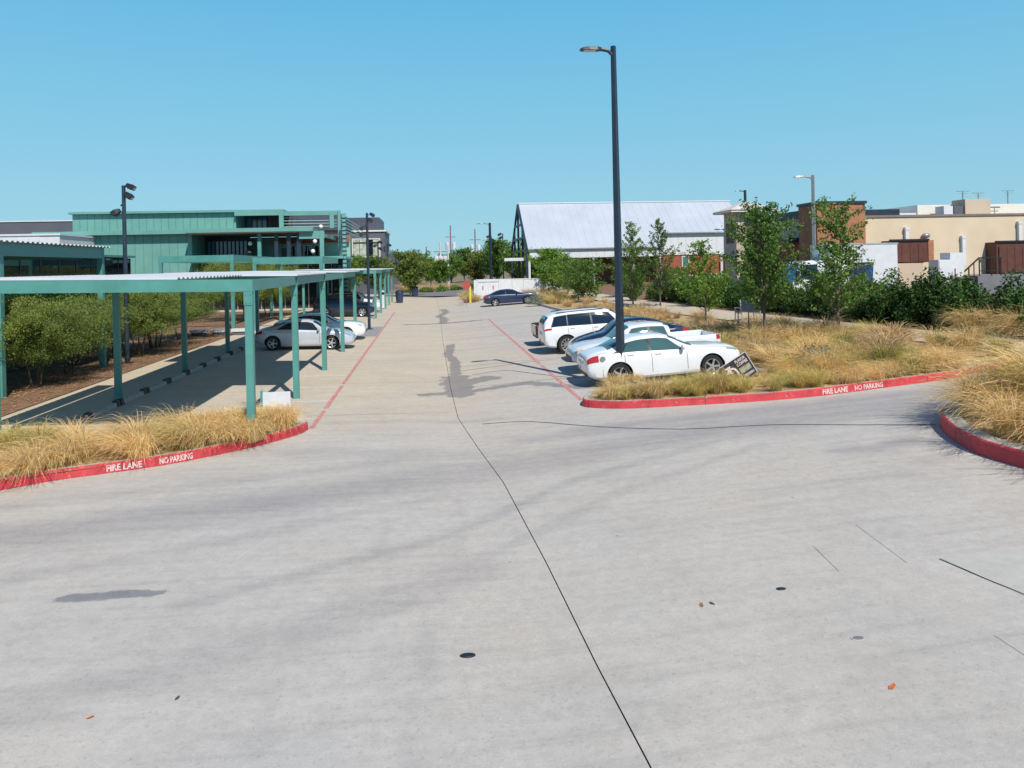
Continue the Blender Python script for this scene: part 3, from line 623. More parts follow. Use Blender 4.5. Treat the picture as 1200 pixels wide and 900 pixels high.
for X, Y in ((5.4,21.7),(5.75,21.75),(6.1,21.8),(5.2,21.3),(5.6,21.35)): clump('gold', X, Y, random.uniform(.5,.65), 'short golden feather grass clump round the foot of the big street lamp', 'grass clumps at the lamp foot')
front = KR[1:11]+[(13.5,21.4),(9.6,21.5),(5,21.0)]
scatter(110, (4,15,17.9,21.4), lambda x, y: inset(front, .3)(x, y) and not (4.4 < x < 9.6 and y > 21.1), ('gold','olive','gold','olive','pale'), 'between the white sedan and the lettered right kerb', 'grass clumps of the right kerb bed', .74, 1.0, mind=.34, hscale=lambda x, y: (.42 if 8.1 < x < 9.9 and y > 18.95 else .5 if y > 19.7 and x < 10 else .75 if y > 19.2 and x < 10 else 1))
bank = lambda x, y: x > 10.35 and (x-15.4)**2+(y-34.6)**2 > 2.2 and x < np.interp(y, [p[1] for p in RW], [p[0] for p in RW])-2.7 and y > np.interp(x, [p[0] for p in KR[3:]], [p[1] for p in KR[3:]])+.4
scatter(120, (10.3,19,19.5,31), bank, ('gold','brown','pale','olive','pale','gold','green'), 'on the bank between the parked cars and the path', 'grass clumps of the right bank', .85, 1.25, mind=.42)
scatter(64, (10.3,16.5,31,60), bank, ('gold','brown','brown','pale'), 'far along the bank behind the parked cars', 'grass clumps of the far bank', .65, 1.05, mind=.55)
scatter(40, (9.7,13,60,90), lambda x, y: x > 9.9, ('gold','brown','olive'), 'by the grey kerb near the far blue sedan', 'grass clumps of the far bank', 1.0, 1.5, mind=.8)
rr = KRR+[(17,6),(22,14),(22,17.5)]
scatter(84, (9.7,17,9,17), lambda x, y: inset(rr, .5)(x, y) and x > 9.95, ('olive','gold','pale','gold','pale'), 'behind the broad dark red kerb at the right edge', 'grass clumps at the right edge', 1.05, 1.5, .22, .4, hscale=lambda x, y: 1.5 if x > 11.6 else 1.05)
scatter(18, (19,21.5,18,26), lambda x, y: x > np.interp(y, [p[1] for p in RW], [p[0] for p in RW])+.15 and x < np.interp(y, [p[1] for p in RW], [p[0] for p in RW])+.75, ('pale','pale','gold'), 'tall and wispy along the foot of the dark hedge', 'wispy grasses at the foot of the hedge', 1.0, 1.5, .17, .4)
scatter(16, (3.6,5.2,75,92), lambda x, y: True, ('gold','brown','olive'), 'beside the yellow bollard near the white enclosure', 'grass clumps by the enclosure', 1., 1.5, 0, .5)
scatter(14, (-4,4,118,124), lambda x, y: True, ('pale','gold'), 'on the far side of the cross road', 'grass clumps across the road', 1.6, 2.4, -.05, .8)

SPECS.sort(key=lambda a: -a[3]/math.hypot(a[1], a[2]))
for a in SPECS[:285]: place_clump(*a)
mats_g = {'gold': GRASS_G, 'olive': GRASS_O, 'brown': GRASS_B, 'green': GRASS_N, 'pale': GRASS_G}; FARC = {}
for kd, hh, rr_, m in (('gold',.62,.62,GRASS_G),('olive',.72,.55,GRASS_O),('brown',.75,.7,GRASS_B),('green',.7,.45,GRASS_N),('pale',.85,.65,GRASS_G)):
    me = clump_mesh(120+len(FARC), 190, hh, rr_, (-.1,-.05), m, .024, .6); v = np.empty(len(me.vertices)*3); me.vertices.foreach_get('co', v); FARC[kd] = (v.reshape(-1,3), [tuple(p.vertices) for p in me.polygons])
mass = MB(); slot = []; order = list(mats_g)
for kd, X, Y, s_, lab, grp, dz, sz in SPECS[285:]:
    V, Fc = FARC[kd]; a = random.gauss(0,.5); ca_, sa_ = math.cos(a)*s_, math.sin(a)*s_; g0 = gz(X)+dz
    mass.add([(X+x*ca_-y*sa_, Y+x*sa_+y*ca_, g0+z*s_*sz) for x, y, z in V], Fc); slot += [order.index(kd)]*len(Fc)
gm = mass.mesh('dry_grass', GRASS_G)
for kd in order[1:]: gm.materials.append(mats_g[kd])
gm.polygons.foreach_set('material_index', slot); go = link('dry_grass', gm); tag(go, 'dry straw coloured grass filling the bank behind the parked cars', 'grass', kind='stuff')

rl_ = np.random.default_rng(5); nl = 9000; C_ = np.stack([rl_.uniform(-18,-11.4,nl), rl_.uniform(20.6,52,nl), np.zeros(nl)], 1); C_[:,2] = [gz(x)+.045+.02*rl_.random() for x in C_[:,0]]
D_, U_ = leaf_vecs(nl, .05, rl_); D_[:,2] *= .3; U_[:,2] *= .3
tag(link('leaf_litter', quads_mesh('leaf_litter', C_, D_, U_, island_mat('dry_litter', [(.30,.17,.08),(.42,.26,.12),(.16,.09,.05),(.50,.36,.18)], trans=0.))), 'dry fallen leaves scattered over the brown mulch under the willow like trees', 'leaf litter', kind='stuff')
# ------------------------------------------------------------ carports
def carport(rows, decks, label, slots=(), Xl=-9.3, Xr=-4.0, zl=3.62, zr=3.52, cw=.155):
    r = thing('carport', (Xr, rows[0], 0), label, 'carport')
    zb = lambda X: zr+(zl-zr)*(X-Xr)/(Xl-Xr)
    sk = lambda X, Y: Y+(.7*min(1, max(0, (Y-rows[0])/6))-.15)*(Xr-X)/(Xr-Xl)                  # rear posts stand a little further on
    for Y0 in rows:
        for X in (Xl, Xr):
            Y = sk(X, Y0); m = MB().box(X-cw/2, X+cw/2, Y-cw/2, Y+cw/2, gz(X)+.0, zb(X)-.001)
            m.box(X-cw/2-.006, X-cw/2+.012, Y-cw/2-.006, Y+cw/2+.006, gz(X)+.02, zb(X)-.001); m.box(X+cw/2-.012, X+cw/2+.006, Y-cw/2-.006, Y+cw/2+.006, gz(X)+.02, zb(X)-.001)
            c = m.build('column', TEAL, r, True); pl_ = MB().box(X-cw/2-.018, X+cw/2+.018, Y-cw/2-.016, Y-cw/2-.007, zb(X)-.30, zb(X)-.004)
            for bx_ in (-.05, .05):
                for bz_ in (.06, .24): pl_.cyl((X+bx_, Y-cw/2-.03, zb(X)-bz_), (X+bx_, Y-cw/2-.016, zb(X)-bz_), .016, .016, 6)
            pl_.build('connection_plate', TEAL, c, True); B(X-cw/2-.07, X+cw/2+.07, Y-cw/2-.07, Y+cw/2+.07, gz(X)-.02, gz(X)+.012).build('grout_pad', KERBC, c, True)
    for Y in rows:                                         # cross beams
        m = MB(); h = .27; d = .13
        Yl = sk(Xl, Y); m.add([(Xl-.1,Yl-d/2,zl),(Xr+.1,Y-d/2,zr),(Xr+.1,Y+d/2,zr),(Xl-.1,Yl+d/2,zl),(Xl-.1,Yl-d/2,zl+h),(Xr+.1,Y-d/2,zr+h),(Xr+.1,Y+d/2,zr+h),(Xl-.1,Yl+d/2,zl+h)],
              [(0,3,2,1),(4,5,6,7),(0,1,5,4),(1,2,6,5),(2,3,7,6),(3,0,4,7)]); m.build('cross_beam', TEAL, r, True)
    for X in (Xl, Xr):                                     # long beams between the cross beams
        for Y0, Y1 in zip(rows, rows[1:]): MB().box(X-.07, X+.07, sk(X,Y0)+.08, sk(X,Y1)-.08, zb(X)+.01, zb(X)+.26).build('long_beam', TEAL, r, True)
    for Y0, Y1, X0, X1 in decks:                           # ribbed decks, staggered bay by bay
        for k in range(4):
            X = X0+.5+(X1-X0-1.0)*k/3; MB().box(X-.04, X+.04, sk(X,Y0)+.25, sk(X,Y1)-.18, zb(X)+.15, zb(X)+.275).build('purlin', TEAL, r, True)
        m = MB(); n = int((Y1-Y0)/.075); vs = []
        for i in range(n+1):
            y = Y0+(Y1-Y0)*i/n; dz = .045 if i % 4 in (1, 2) else 0.
            for X in (X0, X1): vs += [(X, sk(X,y), zb(X)+.285+dz), (X, sk(X,y), zb(X)+.277+dz)]
        fs = []
        for i in range(n): a = 4*i; b = a+4; fs += [(a, a+2, b+2, b), (a+1, b+1, b+3, a+3), (a, b, b+1, a+1), (a+2, a+3, b+3, b+2)]
        fs += [(0,1,3,2), (4*n, 4*n+2, 4*n+3, 4*n+1)]
        m.add(vs, fs); m.build('roof_deck', DECKM, r, True)
    return r
carport((17.42,23.2,29.4,35.6,41.8), ((17.36,23.0,-10.0,-9.42),(17.36,23.0,-9.30,-5.5),(22.9,29.35,-9.4,-3.85),(29.2,35.6,-10.0,-5.4),(35.5,42.4,-9.4,-3.75)),
        'nearest teal steel carport with a stepped white ribbed roof over the left parking bays')
carport((58,64.6,71.2,77.8,84.4), ((57.7,64.6,-9.9,-4.8),(64.5,71.2,-9.4,-3.8),(71.1,77.8,-9.9,-4.8),(77.7,85.4,-9.4,-3.75)), 'far teal steel carport beyond the second floodlight pole')
def canopy(X0, X1, Y0, Y1, zt, label, cols, deck=True):
    r = thing('canopy', ((X0+X1)/2, Y0, gz(X0)), label, 'canopy'); h = .42
    for X, Y in cols: B(X-.104, X+.104, Y-.104, Y+.104, gz(X)-.02, zt-.002).build('column', TEAL, r, True)
    for X in (X0, X1): B(X-.1, X+.1, Y0+.111, Y1-.111, zt-h, zt-.01).build('side_beam', TEAL, r, True)
    for Y in (Y0, Y1): B(X0-.1, X1+.1, Y-.11, Y+.11, zt-h-.002, zt-.013).build('end_beam', TEAL, r, True)
    if deck:
        m = MB(); n = int((Y1-Y0+.6)/.075); vs = []
        for i in range(n+1):
            y = Y0-.3+(Y1-Y0+.6)*i/n; dz = .05 if i % 4 in (1, 2) else 0.
            for X in (X0-.5, X1+.3): vs += [(X, y, zt+.004+dz), (X, y, zt-.004+dz)]
        fs = []
        for i in range(n): a = 4*i; b = a+4; fs += [(a, a+2, b+2, b), (a+1, b+1, b+3, a+3), (a, b, b+1, a+1), (a+2, a+3, b+3, b+2)]
        m.add(vs, fs); m.build('roof_deck', DECKM, r, True)
    return r
canopy(-17.2, -12.95, 17.0, 31.6, 5.02, 'high teal walkway canopy with a ribbed roof edge above the first willow like trees', ((-12.95,24.4),(-12.95,31.6),(-17.2,31.6)))
canopy(-16.5, -12.2, 48.9, 60.5, 5.0, 'teal portal canopy seen just above the carport roof, left of the second one', ((-16.5,48.9),(-12.2,48.9),(-12.2,60.5)), deck=False)
canopy(-10.7, -6.65, 48.3, 56.4, 4.78, 'teal portal canopy seen just above the carport roof, right of the first one', ((-10.7,48.3),(-6.65,48.3),(-10.7,56.4)), deck=False)
for i in range(8):
    Y = 20.7+2.05*i; X = -8.92
    r = thing('wheel_stop', (X, Y, gz(X)), 'grey concrete wheel stop with black rubber ends under the near carport', 'wheel stop', 'wheel stops under the near carport')
    m = MB(); m.add([(-.08,.2,0),(.08,.2,0),(.05,.2,.12),(-.05,.2,.12),(-.08,1.78,0),(.08,1.78,0),(.05,1.78,.12),(-.05,1.78,.12)], [(0,1,2,3),(7,6,5,4),(0,4,5,1),(1,5,6,2),(2,6,7,3),(3,7,4,0)]); m.build('bar', KERBC, r)
    for y0 in (0, 1.78):
        e = MB(); e.add([(-.1,y0,0),(.1,y0,0),(.065,y0+.015,.17),(-.065,y0+.015,.17),(-.1,y0+.2,0),(.1,y0+.2,0),(.065,y0+.185,.17),(-.065,y0+.185,.17)], [(0,1,2,3),(7,6,5,4),(0,4,5,1),(1,5,6,2),(2,6,7,3),(3,7,4,0)]); e.build('end_cap', BLACKP, r)
        w = MB(); w.add([(-.05,y0-.004,.05),(.05,y0-.004,.05),(.04,y0+.006,.12),(-.04,y0+.006,.12)], [(0,1,2,3)]); w.build('reflector', LINEW, r)
# small white board on a teal post in the left bed
r = thing('sign_board', (-4.35,20.7,gz(-4.35)), 'low blank white board fixed to a short teal post by the first carport column', 'board')
B(-.16,-.1,-.03,.03,0,.66).build('post', TEAL, r); B(-.1,.62,-.02,.015,.12,.62).build('panel', WHITE, r); B(-.17,-.09,-.035,.035,.66,.70).build('post_cap', TEAL_L, r)

# ------------------------------------------------------------ vehicles
def pchip(xk, yk, x):
    xk, yk = np.array(xk, float), np.array(yk, float); h = np.diff(xk); d = np.diff(yk)/h; m = np.zeros(len(xk))
    m[0], m[-1] = d[0], d[-1]
    for i in range(1, len(xk)-1):
        if d[i-1]*d[i] > 0:
            w1, w2 = 2*h[i]+h[i-1], h[i]+2*h[i-1]; m[i] = (w1+w2)/(w1/d[i-1]+w2/d[i])
    i = np.clip(np.searchsorted(xk, x)-1, 0, len(h)-1); t = (x-xk[i])/h[i]
    return (2*t**3-3*t**2+1)*yk[i]+(t**3-2*t**2+t)*h[i]*m[i]+(-2*t**3+3*t**2)*yk[i+1]+(t**3-t**2)*h[i]*m[i+1]
class Shape:
    """a car skin: stations (x, underside, shoulder height, top height, half width, half width of top)"""
    def __init__(s, st, bed=None): s.st = np.array(st, float); s.bed = bed
    def ring(s, x):
        zb, zs, zt, w, wr = (float(pchip(s.st[:,0], s.st[:,k], x)) for k in range(1, 6)); h = zs-zb
        P = [(0,zb),(.6*w,zb),(.90*w,zb+.02),(.98*w,zb+.09),(w,zb+.38*h),(.995*w,zb+.70*h),(.975*w,zs-.06*h),(.945*w,zs+.012)]
        if s.bed and s.bed[0] <= x <= s.bed[1]:
            f = s.bed[2]; P += [(.93*w,zs+.02),(.90*w,zs+.02),(.885*w,zs-.02),(.88*w,f+.1),(.87*w,f),(.5*w,f),(0,f)]
        else:
            e = min(.07, max(.012, (zt-zs)*.3)); a, b = (.945*w, zs+.012), (wr, zt-e)
            for t, bul in ((.33,.018),(.67,.018),(1,0)): P.append((a[0]+(b[0]-a[0])*t+bul, a[1]+(b[1]-a[1])*t))
            P += [(wr-.05*min(1,e/.07)-.01, zt-e*.25), (wr*.8, zt+.006), (wr*.45, zt+.02), (0, zt+.026)]
        return P
    def pt(s, x, k, side, off=0.):
        P = s.ring(x); k = min(max(k, 0), len(P)-1.001); i = int(k); t = k-i
        y = P[i][0]+(P[i+1][0]-P[i][0])*t; z = P[i][1]+(P[i+1][1]-P[i][1])*t
        dy, dz = P[i+1][0]-P[i][0], P[i+1][1]-P[i][1]; l = math.hypot(dy, dz) or 1; ny, nz = dz/l, -dy/l
        P2 = s.ring(x+.02); y2 = P2[i][0]+(P2[i+1][0]-P2[i][0])*t; z2 = P2[i][1]+(P2[i+1][1]-P2[i][1])*t
        tx = np.array([.02, y2-y, z2-z]); tk = np.array([0, dy, dz])
        n = np.cross(tx, tk); n = n/(np.linalg.norm(n) or 1)
        if n[1]*ny+n[2]*nz < 0: n = -n
        return (x+n[0]*off, side*(y+n[1]*off), z+n[2]*off)
    def skin(s, n=56):
        x0, x1 = s.st[0,0], s.st[-1,0]; xs = list(np.linspace(x0, x1, n))+[v for v in s.st[:,0]]
        if s.bed: xs += [s.bed[1]-.002, s.bed[1]+.004]
        xs = sorted(set(round(v, 4) for v in xs)); mb = MB(); K = len(s.ring(xs[0])); N = 2*K-2
        for x in xs:
            P = s.ring(x); mb.v += [(x, y, z) for y, z in P]+[(x, -y, z) for y, z in P[-2:0:-1]]
        for j in range(len(xs)-1):
            for i in range(N): mb.f.append((j*N+i, j*N+(i+1)%N, (j+1)*N+(i+1)%N, (j+1)*N+i)); mb.sm.append(True)
        b = (len(xs)-1)*N; mb.f += [tuple(range(N-1,-1,-1)), tuple(b+i for i in range(N))]; mb.sm += [False, False]
        mb.f = [f[::-1] for f in mb.f]; return mb
    def patch(s, xa, xb, ka, kb, side, off=.006, nx=8, nk=6, mb=None):
        """a sheet lying on the skin; xa, xb may be (bottom, top) pairs"""
        mb = mb or MB(); A = xa if isinstance(xa, tuple) else (xa, xa); Bx = xb if isinstance(xb, tuple) else (xb, xb); vs = []
        for j in range(nk+1):
            t = j/nk; k = ka+(kb-ka)*t; a, b = A[0]+(A[1]-A[0])*t, Bx[0]+(Bx[1]-Bx[0])*t
            for i in range(nx+1): vs.append(s.pt(a+(b-a)*i/nx, k, side, off))
        fs = [(j*(nx+1)+i, j*(nx+1)+i+1, (j+1)*(nx+1)+i+1, (j+1)*(nx+1)+i) for j in range(nk) for i in range(nx)]
        mb.add(vs, fs if side < 0 else [f[::-1] for f in fs], True); return mb
WHEELS = {}
def wheel_meshes(R, w=.22, style=5):
    key = (R, style)
    if key in WHEELS: return WHEELS[key]
    t = MB().lathe([(R*.66,-w*.42),(R*.70,-w*.5),(R*.93,-w*.5),(R*.99,-w*.36),(R,-w*.15),(R,w*.15),(R*.99,w*.36),(R*.93,w*.5),(R*.70,w*.5),(R*.66,w*.42)], (0,0,0), 28)
    rim = MB().lathe([(R*.66,-w*.43),(R*.69,-w*.47),(R*.62,-w*.40),(R*.60,w*.2)], (0,0,0), 28)
    for k in range(style):
        a = 2*math.pi*k/style; c, s_ = math.cos(a), math.sin(a)
        rim.bar((c*.04, -w*.36, s_*.04), (c*R*.64, -w*.41, s_*R*.64), R*.17 if style < 7 else R*.11, .03, up=(0,1,0))
    rim.cyl((0,-w*.44,0), (0,-w*.3,0), R*.17, R*.2, 12)
    dk = MB().lathe([(R*.62, w*.05),(.01, w*.05)], (0,0,0), 20)
    WHEELS[key] = (t.mesh('wheel', TYRE), rim.mesh('rim', ALLOY), dk.mesh('brake_disc', BLACKP)); return WHEELS[key]
def cut_arches(o, axles, R, W):
    """wheel arches: four cylinders taken out of the body"""
    cut = MB()
    for x in axles:
        for sgn in (1,-1): cut.cyl((x, sgn*(W-.27), R), (x, sgn*(W+.3), R), R*1.17, R*1.17, 28)
    cm = cut.mesh('cutter', BLACKP); bmc = bmesh.new(); bmc.from_mesh(cm); bmesh.ops.remove_doubles(bmc, verts=bmc.verts[:], dist=1e-5); bmesh.ops.recalc_face_normals(bmc, faces=bmc.faces[:]); bmc.to_mesh(cm); bmc.free()
    bmc = bmesh.new(); bmc.from_mesh(o.data); bmesh.ops.recalc_face_normals(bmc, faces=bmc.faces[:]); bmc.to_mesh(o.data); bmc.free()
    c = link('cutter', cm, o.parent); md = o.modifiers.new('arch', 'BOOLEAN'); md.object = c; md.operation = 'DIFFERENCE'; md.solver = 'EXACT'
    bpy.context.view_layer.update(); me = bpy.data.meshes.new_from_object(o.evaluated_get(bpy.context.evaluated_depsgraph_get()))
    o.modifiers.clear(); o.data = me; bpy.data.objects.remove(c)
    me.materials.append(BLACKP); sl = len(me.materials)-1
    for p in me.polygons:
        q = p.center
        if any((q.x-x)**2+(q.z-R)**2 < (R*1.175)**2 for x in axles) and abs(q.y) > W-.4 and q.z < R*2.3 and abs(p.normal.y) < .98 and abs(q.y) < W-.005: p.material_index = sl
        elif any((q.x-x)**2+(q.z-R)**2 < (R*1.1)**2 for x in axles) and abs(abs(q.y)-(W-.27)) < .02: p.material_index = sl
    me.set_sharp_from_angle(angle=math.radians(38))
def vehicle(name, label, cat, loc, rz, slope, spec, pm, glass=CARGL, trim=None):
    tilt = -math.atan(slope)*math.cos(rz); r = thing(name, loc, label, cat, None, rz, tilt); hs = spec.get('hs', 1); st_ = [(q[0],)+tuple(.3+(v-.3)*hs if v > .3 else v for v in q[1:4])+tuple(q[4:]) for q in spec['st']]; spec = dict(spec, st=st_); S = Shape(st_, spec.get('bed')); L = spec['st'][-1][0]; W = max(q[4] for q in spec['st'])
    R = spec['R']; body = S.skin().build('body', pm, r); cut_arches(body, spec['axles'], R, W)
    K = 7.0
    for side in (1,-1):
        f_ = lambda v, j: v[j] if isinstance(v, tuple) else v
        xa0, xbl = spec['side_glass'][0][0], spec['side_glass'][-1][1]; S.patch((f_(xa0,0)-.05, f_(xa0,1)-.02), (f_(xbl,0)+.05, f_(xbl,1)+.02), K+.2, K+2.85, side, .003, 14, 6).build('window_surround', BLACKP, r)
        for (xa, xb) in spec['side_glass']:
            S.patch(xa, xb, K+.30, K+2.72, side, .006).build('side_window', glass, r)
            if trim: S.patch((xa[0]-.05 if isinstance(xa, tuple) else xa-.04, (xa[1] if isinstance(xa, tuple) else xa)-.03), ((xb[0] if isinstance(xb, tuple) else xb)+.05, (xb[1] if isinstance(xb, tuple) else xb)+.03), K+.16, K+2.9, side, .003).build('window_trim', trim, r)
        for x in (.46, L-.62): S.patch(x, x+.010, 1.6, 4.2, side, .0025, 1, 6).build('bumper_seam', BLACKP, r)
        for x in spec['doors']: S.patch(x, x+.014, 3.2, K+.05, side, .0025, 1, 8).build('door_seam', BLACKP, r)
        for x in spec['handles']:
            p = S.pt(x, 6.0, side, .012); MB().bar((x-.09, p[1], p[2]), (x+.09, p[1], p[2]), .03, .028).build('door_handle', spec.get('handle_mat', pm), r)
        xm = spec['mirror']; p = S.pt(xm, K+.35, side, .0); mm = MB(); mm.ball((xm, p[1]+side*.13, p[2]+.07), .115, 10, (.55,1,.75)); mm.bar((xm, p[1]-side*.02, p[2]+.02), (xm, p[1]+side*.08, p[2]+.05), .05); mm.build('mirror', spec.get('mirror_mat', pm), r)
        S.patch(L-spec['head'][0], L-spec['head'][1], spec['head'][2], spec['head'][3], side, .008).build('headlight', spec.get('head_mat', CLRL), r)
        S.patch(spec['tail'][0], spec['tail'][1], spec['tail'][2], spec['tail'][3], side, .008).build('tail_light', REDL, r)
        S.patch(spec['axles'][0]+R*1.2, spec['axles'][1]-R*1.2, 2.2, 3.4, side, .004, 8, 3).build('sill_trim', spec.get('sill_mat', pm), r)
    def screen(name, xa, xb):
        mb = MB(); n = 8; vs = []
        for i in range(n+1):
            x = xa+(xb-xa)*i/n
            for k in (10.4,11.2,12.,13.,14.-.002): vs.append(S.pt(x, k, 1, .006))
            for k in (13.,12.,11.2,10.4): vs.append(S.pt(x, k, -1, .006))
        mb.add(vs, [(i*9+j, i*9+j+1, i*9+10+j, i*9+9+j) for i in range(n) for j in range(8)], True); mb.build(name, glass, r)
    screen('windscreen', *spec['wind'])
    if spec.get('rear'): screen('rear_window', *spec['rear'])
    zr_, zf = spec['st'][0][1], spec['st'][-1][1]
    B(-.025, .04, -.26, .26, spec['plate'], spec['plate']+.13).build('number_plate', WHITE, r)
    MB().box(L-.06, L+.012, -.5, .5, zf-.02, zf+.10).build('grille', BLACKP, r); MB().box(.0, .10, -.62, .62, zr_-.1, zr_+.01).build('bumper_valance', BLACKP, r)
    if spec.get('roof_rails'):
        for side in (1,-1):
            a, b = spec['roof_rails']; pa, pb = S.pt(a, 11.4, side, .05), S.pt(b, 11.4, side, .05); MB().bar(pa, pb, .035, .03).build('roof_rail', BLACKP, r)
    if spec.get('roof_mat'):
        a, b = spec['roof_span']; mb = MB(); S.patch(a, b, 10.2, 13.99, 1, .004, 10, 5, mb); S.patch(a, b, 10.2, 13.99, -1, .004, 10, 5, mb); mb.build('roof', spec['roof_mat'], r)
    if spec.get('bed'):
        w0 = S.ring(.02)[6][0]; B(-.035, .045, -w0*.9, w0*.9, spec['bed'][2]-.04, spec['st'][0][2]+.015).build('tailgate', pm, r)
    if spec.get('badge'): p = S.pt(spec['badge'], 5.6, -1, .006); MB().cyl((p[0], p[1], p[2]), (p[0], p[1]-.004, p[2]), .09, .09, 16).build('badge', STEEL, r)
    t, rim, dk = wheel_meshes(R, .22, spec.get('spokes', 5))
    for x in spec['axles']:
        for side in (1,-1):
            w = link('wheel', t, r); w.location = (x, side*(W-.125), R); w.rotation_euler = (0, 0, 0 if side < 0 else math.pi); link('rim', rim, w); link('brake_disc', dk, w)
    return r
SEDAN = dict(st=[(0,.46,.78,.84,.72,.55),(.05,.36,.90,.97,.80,.62),(.25,.25,1.0,1.07,.88,.66),(.55,.21,1.03,1.13,.92,.65),(.68,.20,1.03,1.17,.93,.64),(1.28,.19,1.02,1.41,.94,.57),(1.75,.18,1.00,1.49,.94,.57),(2.2,.18,.98,1.50,.94,.57),(2.6,.18,.97,1.44,.94,.57),
      (3.36,.18,.95,1.08,.935,.68),(3.6,.18,.945,1.045,.93,.71),(4.2,.2,.92,1.005,.92,.70),(4.58,.22,.85,.94,.88,.66),(4.75,.26,.78,.86,.82,.60),(4.83,.34,.68,.74,.74,.52),(4.87,.44,.58,.61,.64,.42)],
      R=.345, axles=(.98,3.86), hs=.93, side_glass=(((.82,1.28),(1.02,1.31)),((1.07,1.35),(1.94,1.90)),((2.02,1.98),(3.04,2.58))), doors=(1.15,1.98,3.08), handles=(1.34,2.2), mirror=2.95, head=(.52,.18,6.3,7.6), tail=(.03,.36,5.2,6.9),
      wind=(2.64,3.33), rear=(.70,1.28), plate=.70, badge=.48)
COUPE = dict(st=[(0,.46,.74,.80,.70,.52),(.06,.34,.84,.90,.78,.6),(.3,.24,.93,1.0,.85,.64),(.62,.21,.96,1.06,.88,.64),(1.3,.18,.95,1.30,.895,.55),(1.9,.17,.93,1.41,.90,.54),(2.3,.17,.91,1.41,.90,.54),(2.7,.17,.90,1.33,.90,.56),
      (3.25,.17,.88,1.02,.90,.66),(3.6,.18,.86,.96,.89,.68),(4.05,.2,.79,.87,.87,.64),(4.35,.22,.70,.77,.82,.58),(4.52,.28,.60,.66,.72,.5),(4.6,.36,.50,.54,.58,.4)],
      R=.33, axles=(.82,3.55), side_glass=(((.95,1.40),(1.78,1.74)),((1.86,1.82),(3.0,2.62))), doors=(1.72,3.0), handles=(1.86,), mirror=2.95, head=(.55,.16,6.3,7.7), tail=(.02,.34,5.4,7.0), wind=(2.66,3.22), rear=(.66,1.34), plate=.45, spokes=5)
SUV = dict(st=[(0,.50,.90,1.0,.80,.6),(.04,.40,1.08,1.30,.88,.66),(.22,.30,1.12,1.58,.93,.68),(.55,.26,1.13,1.70,.955,.68),(1.2,.24,1.12,1.76,.965,.68),(2.2,.23,1.10,1.77,.965,.68),(2.85,.23,1.09,1.71,.965,.68),(3.55,.23,1.07,1.25,.96,.74),(3.75,.24,1.06,1.19,.955,.76),
      (4.3,.26,1.01,1.11,.93,.74),(4.55,.30,.90,1.0,.88,.68),(4.7,.38,.75,.84,.78,.58),(4.78,.48,.62,.70,.66,.48)],
      R=.375, hs=.96, axles=(.92,3.80), side_glass=(((.34,.5),(.98,1.0)),((1.04,1.04),(2.0,1.98)),((2.08,2.06),(3.22,2.78))), doors=(1.02,2.04,3.2), handles=(1.2,2.2), mirror=3.1, head=(.42,.12,6.2,7.6), tail=(.03,.34,5.9,6.9),
      wind=(2.88,3.52), rear=(.05,.24), plate=.8, roof_rails=(.6,2.6), spokes=10, sill_mat=BLACKP)
TRUCK = dict(st=[(0,.52,1.06,1.10,.84,.72),(.03,.45,1.08,1.12,.88,.76),(.2,.36,1.09,1.13,.92,.78),(1.70,.32,1.09,1.13,.93,.78),(1.715,.32,1.09,1.60,.93,.64),(1.9,.31,1.09,1.70,.93,.64),(2.6,.31,1.08,1.75,.93,.64),(3.1,.31,1.07,1.70,.93,.64),(3.72,.31,1.05,1.22,.925,.70),(3.9,.31,1.04,1.16,.92,.72),
      (4.6,.34,1.0,1.09,.90,.70),(4.95,.38,.92,1.0,.86,.66),(5.08,.46,.80,.88,.78,.58),(5.14,.54,.70,.76,.70,.5)], bed=(0,1.70,.56), R=.36, hs=.84, axles=(.95,4.15), side_glass=(((1.84,1.92),(2.42,2.42)),((2.52,2.5),(3.42,3.02))), doors=(1.8,2.47,3.45), handles=(1.98,2.65), mirror=3.3,
      head=(.34,.08,6.0,7.4), tail=(.02,.16,5.2,6.9), wind=(3.12,3.70), rear=(1.72,1.9), plate=.66, head_mat=AMBL)
vehicle('parked_car', 'white sedan parked nearest the camera, its nose by the tilted black sign', 'car', at(4.72,22.95,0), 0, .055, SEDAN, P_WHITE)
tr = vehicle('pickup_truck', 'white pickup truck with blue sky on its bonnet, backed in behind the white sedan', 'pickup truck', at(9.95,25.6,0), math.pi, .055, TRUCK, paint('pickup_white_paint', (.66,.68,.72)))
vehicle('parked_car', 'navy sedan with bright window trim between the pickup and the white utility car', 'car', at(9.95,28.4,0), math.pi, .055, dict(COUPE, hs=1.04), P_NAVY, CARGD, ALLOY)
vehicle('parked_suv', 'white sport utility car with dark roof rails seen left of the street lamp', 'suv', at(4.75,31.45,0), 0, .055, SUV, P_WHITE, CARGD)
vehicle('pickup_truck', 'black pickup truck hidden behind the white utility car, only tail and roof showing', 'pickup truck', at(4.9,34.6,0), 0, .055, TRUCK, P_BLACK, CARGD)
vehicle('parked_car', 'blue sedan parked alone in front of the white enclosure at the far end', 'car', at(5.0,67.8,0), 0, .055, SEDAN, P_BLUE, CARGD)
vehicle('parked_car', 'silver coupe half in shade under the near carport', 'car', at(-8.2,37.5,0), 0, -.02, COUPE, P_SILV, CARGD)
vehicle('parked_car', 'silver white sedan behind the silver coupe, nose out past the last near carport post', 'car', at(-8.3,42.0,0), 0, -.02, dict(SEDAN, badge=None), P_WHITE, CARGD)
vehicle('parked_suv', 'navy sport utility car under the far carport beside the second floodlight pole', 'suv', at(-9.0,61.0,0), 0, -.02, dict(SUV, spokes=6), P_NAVY, CARGD)
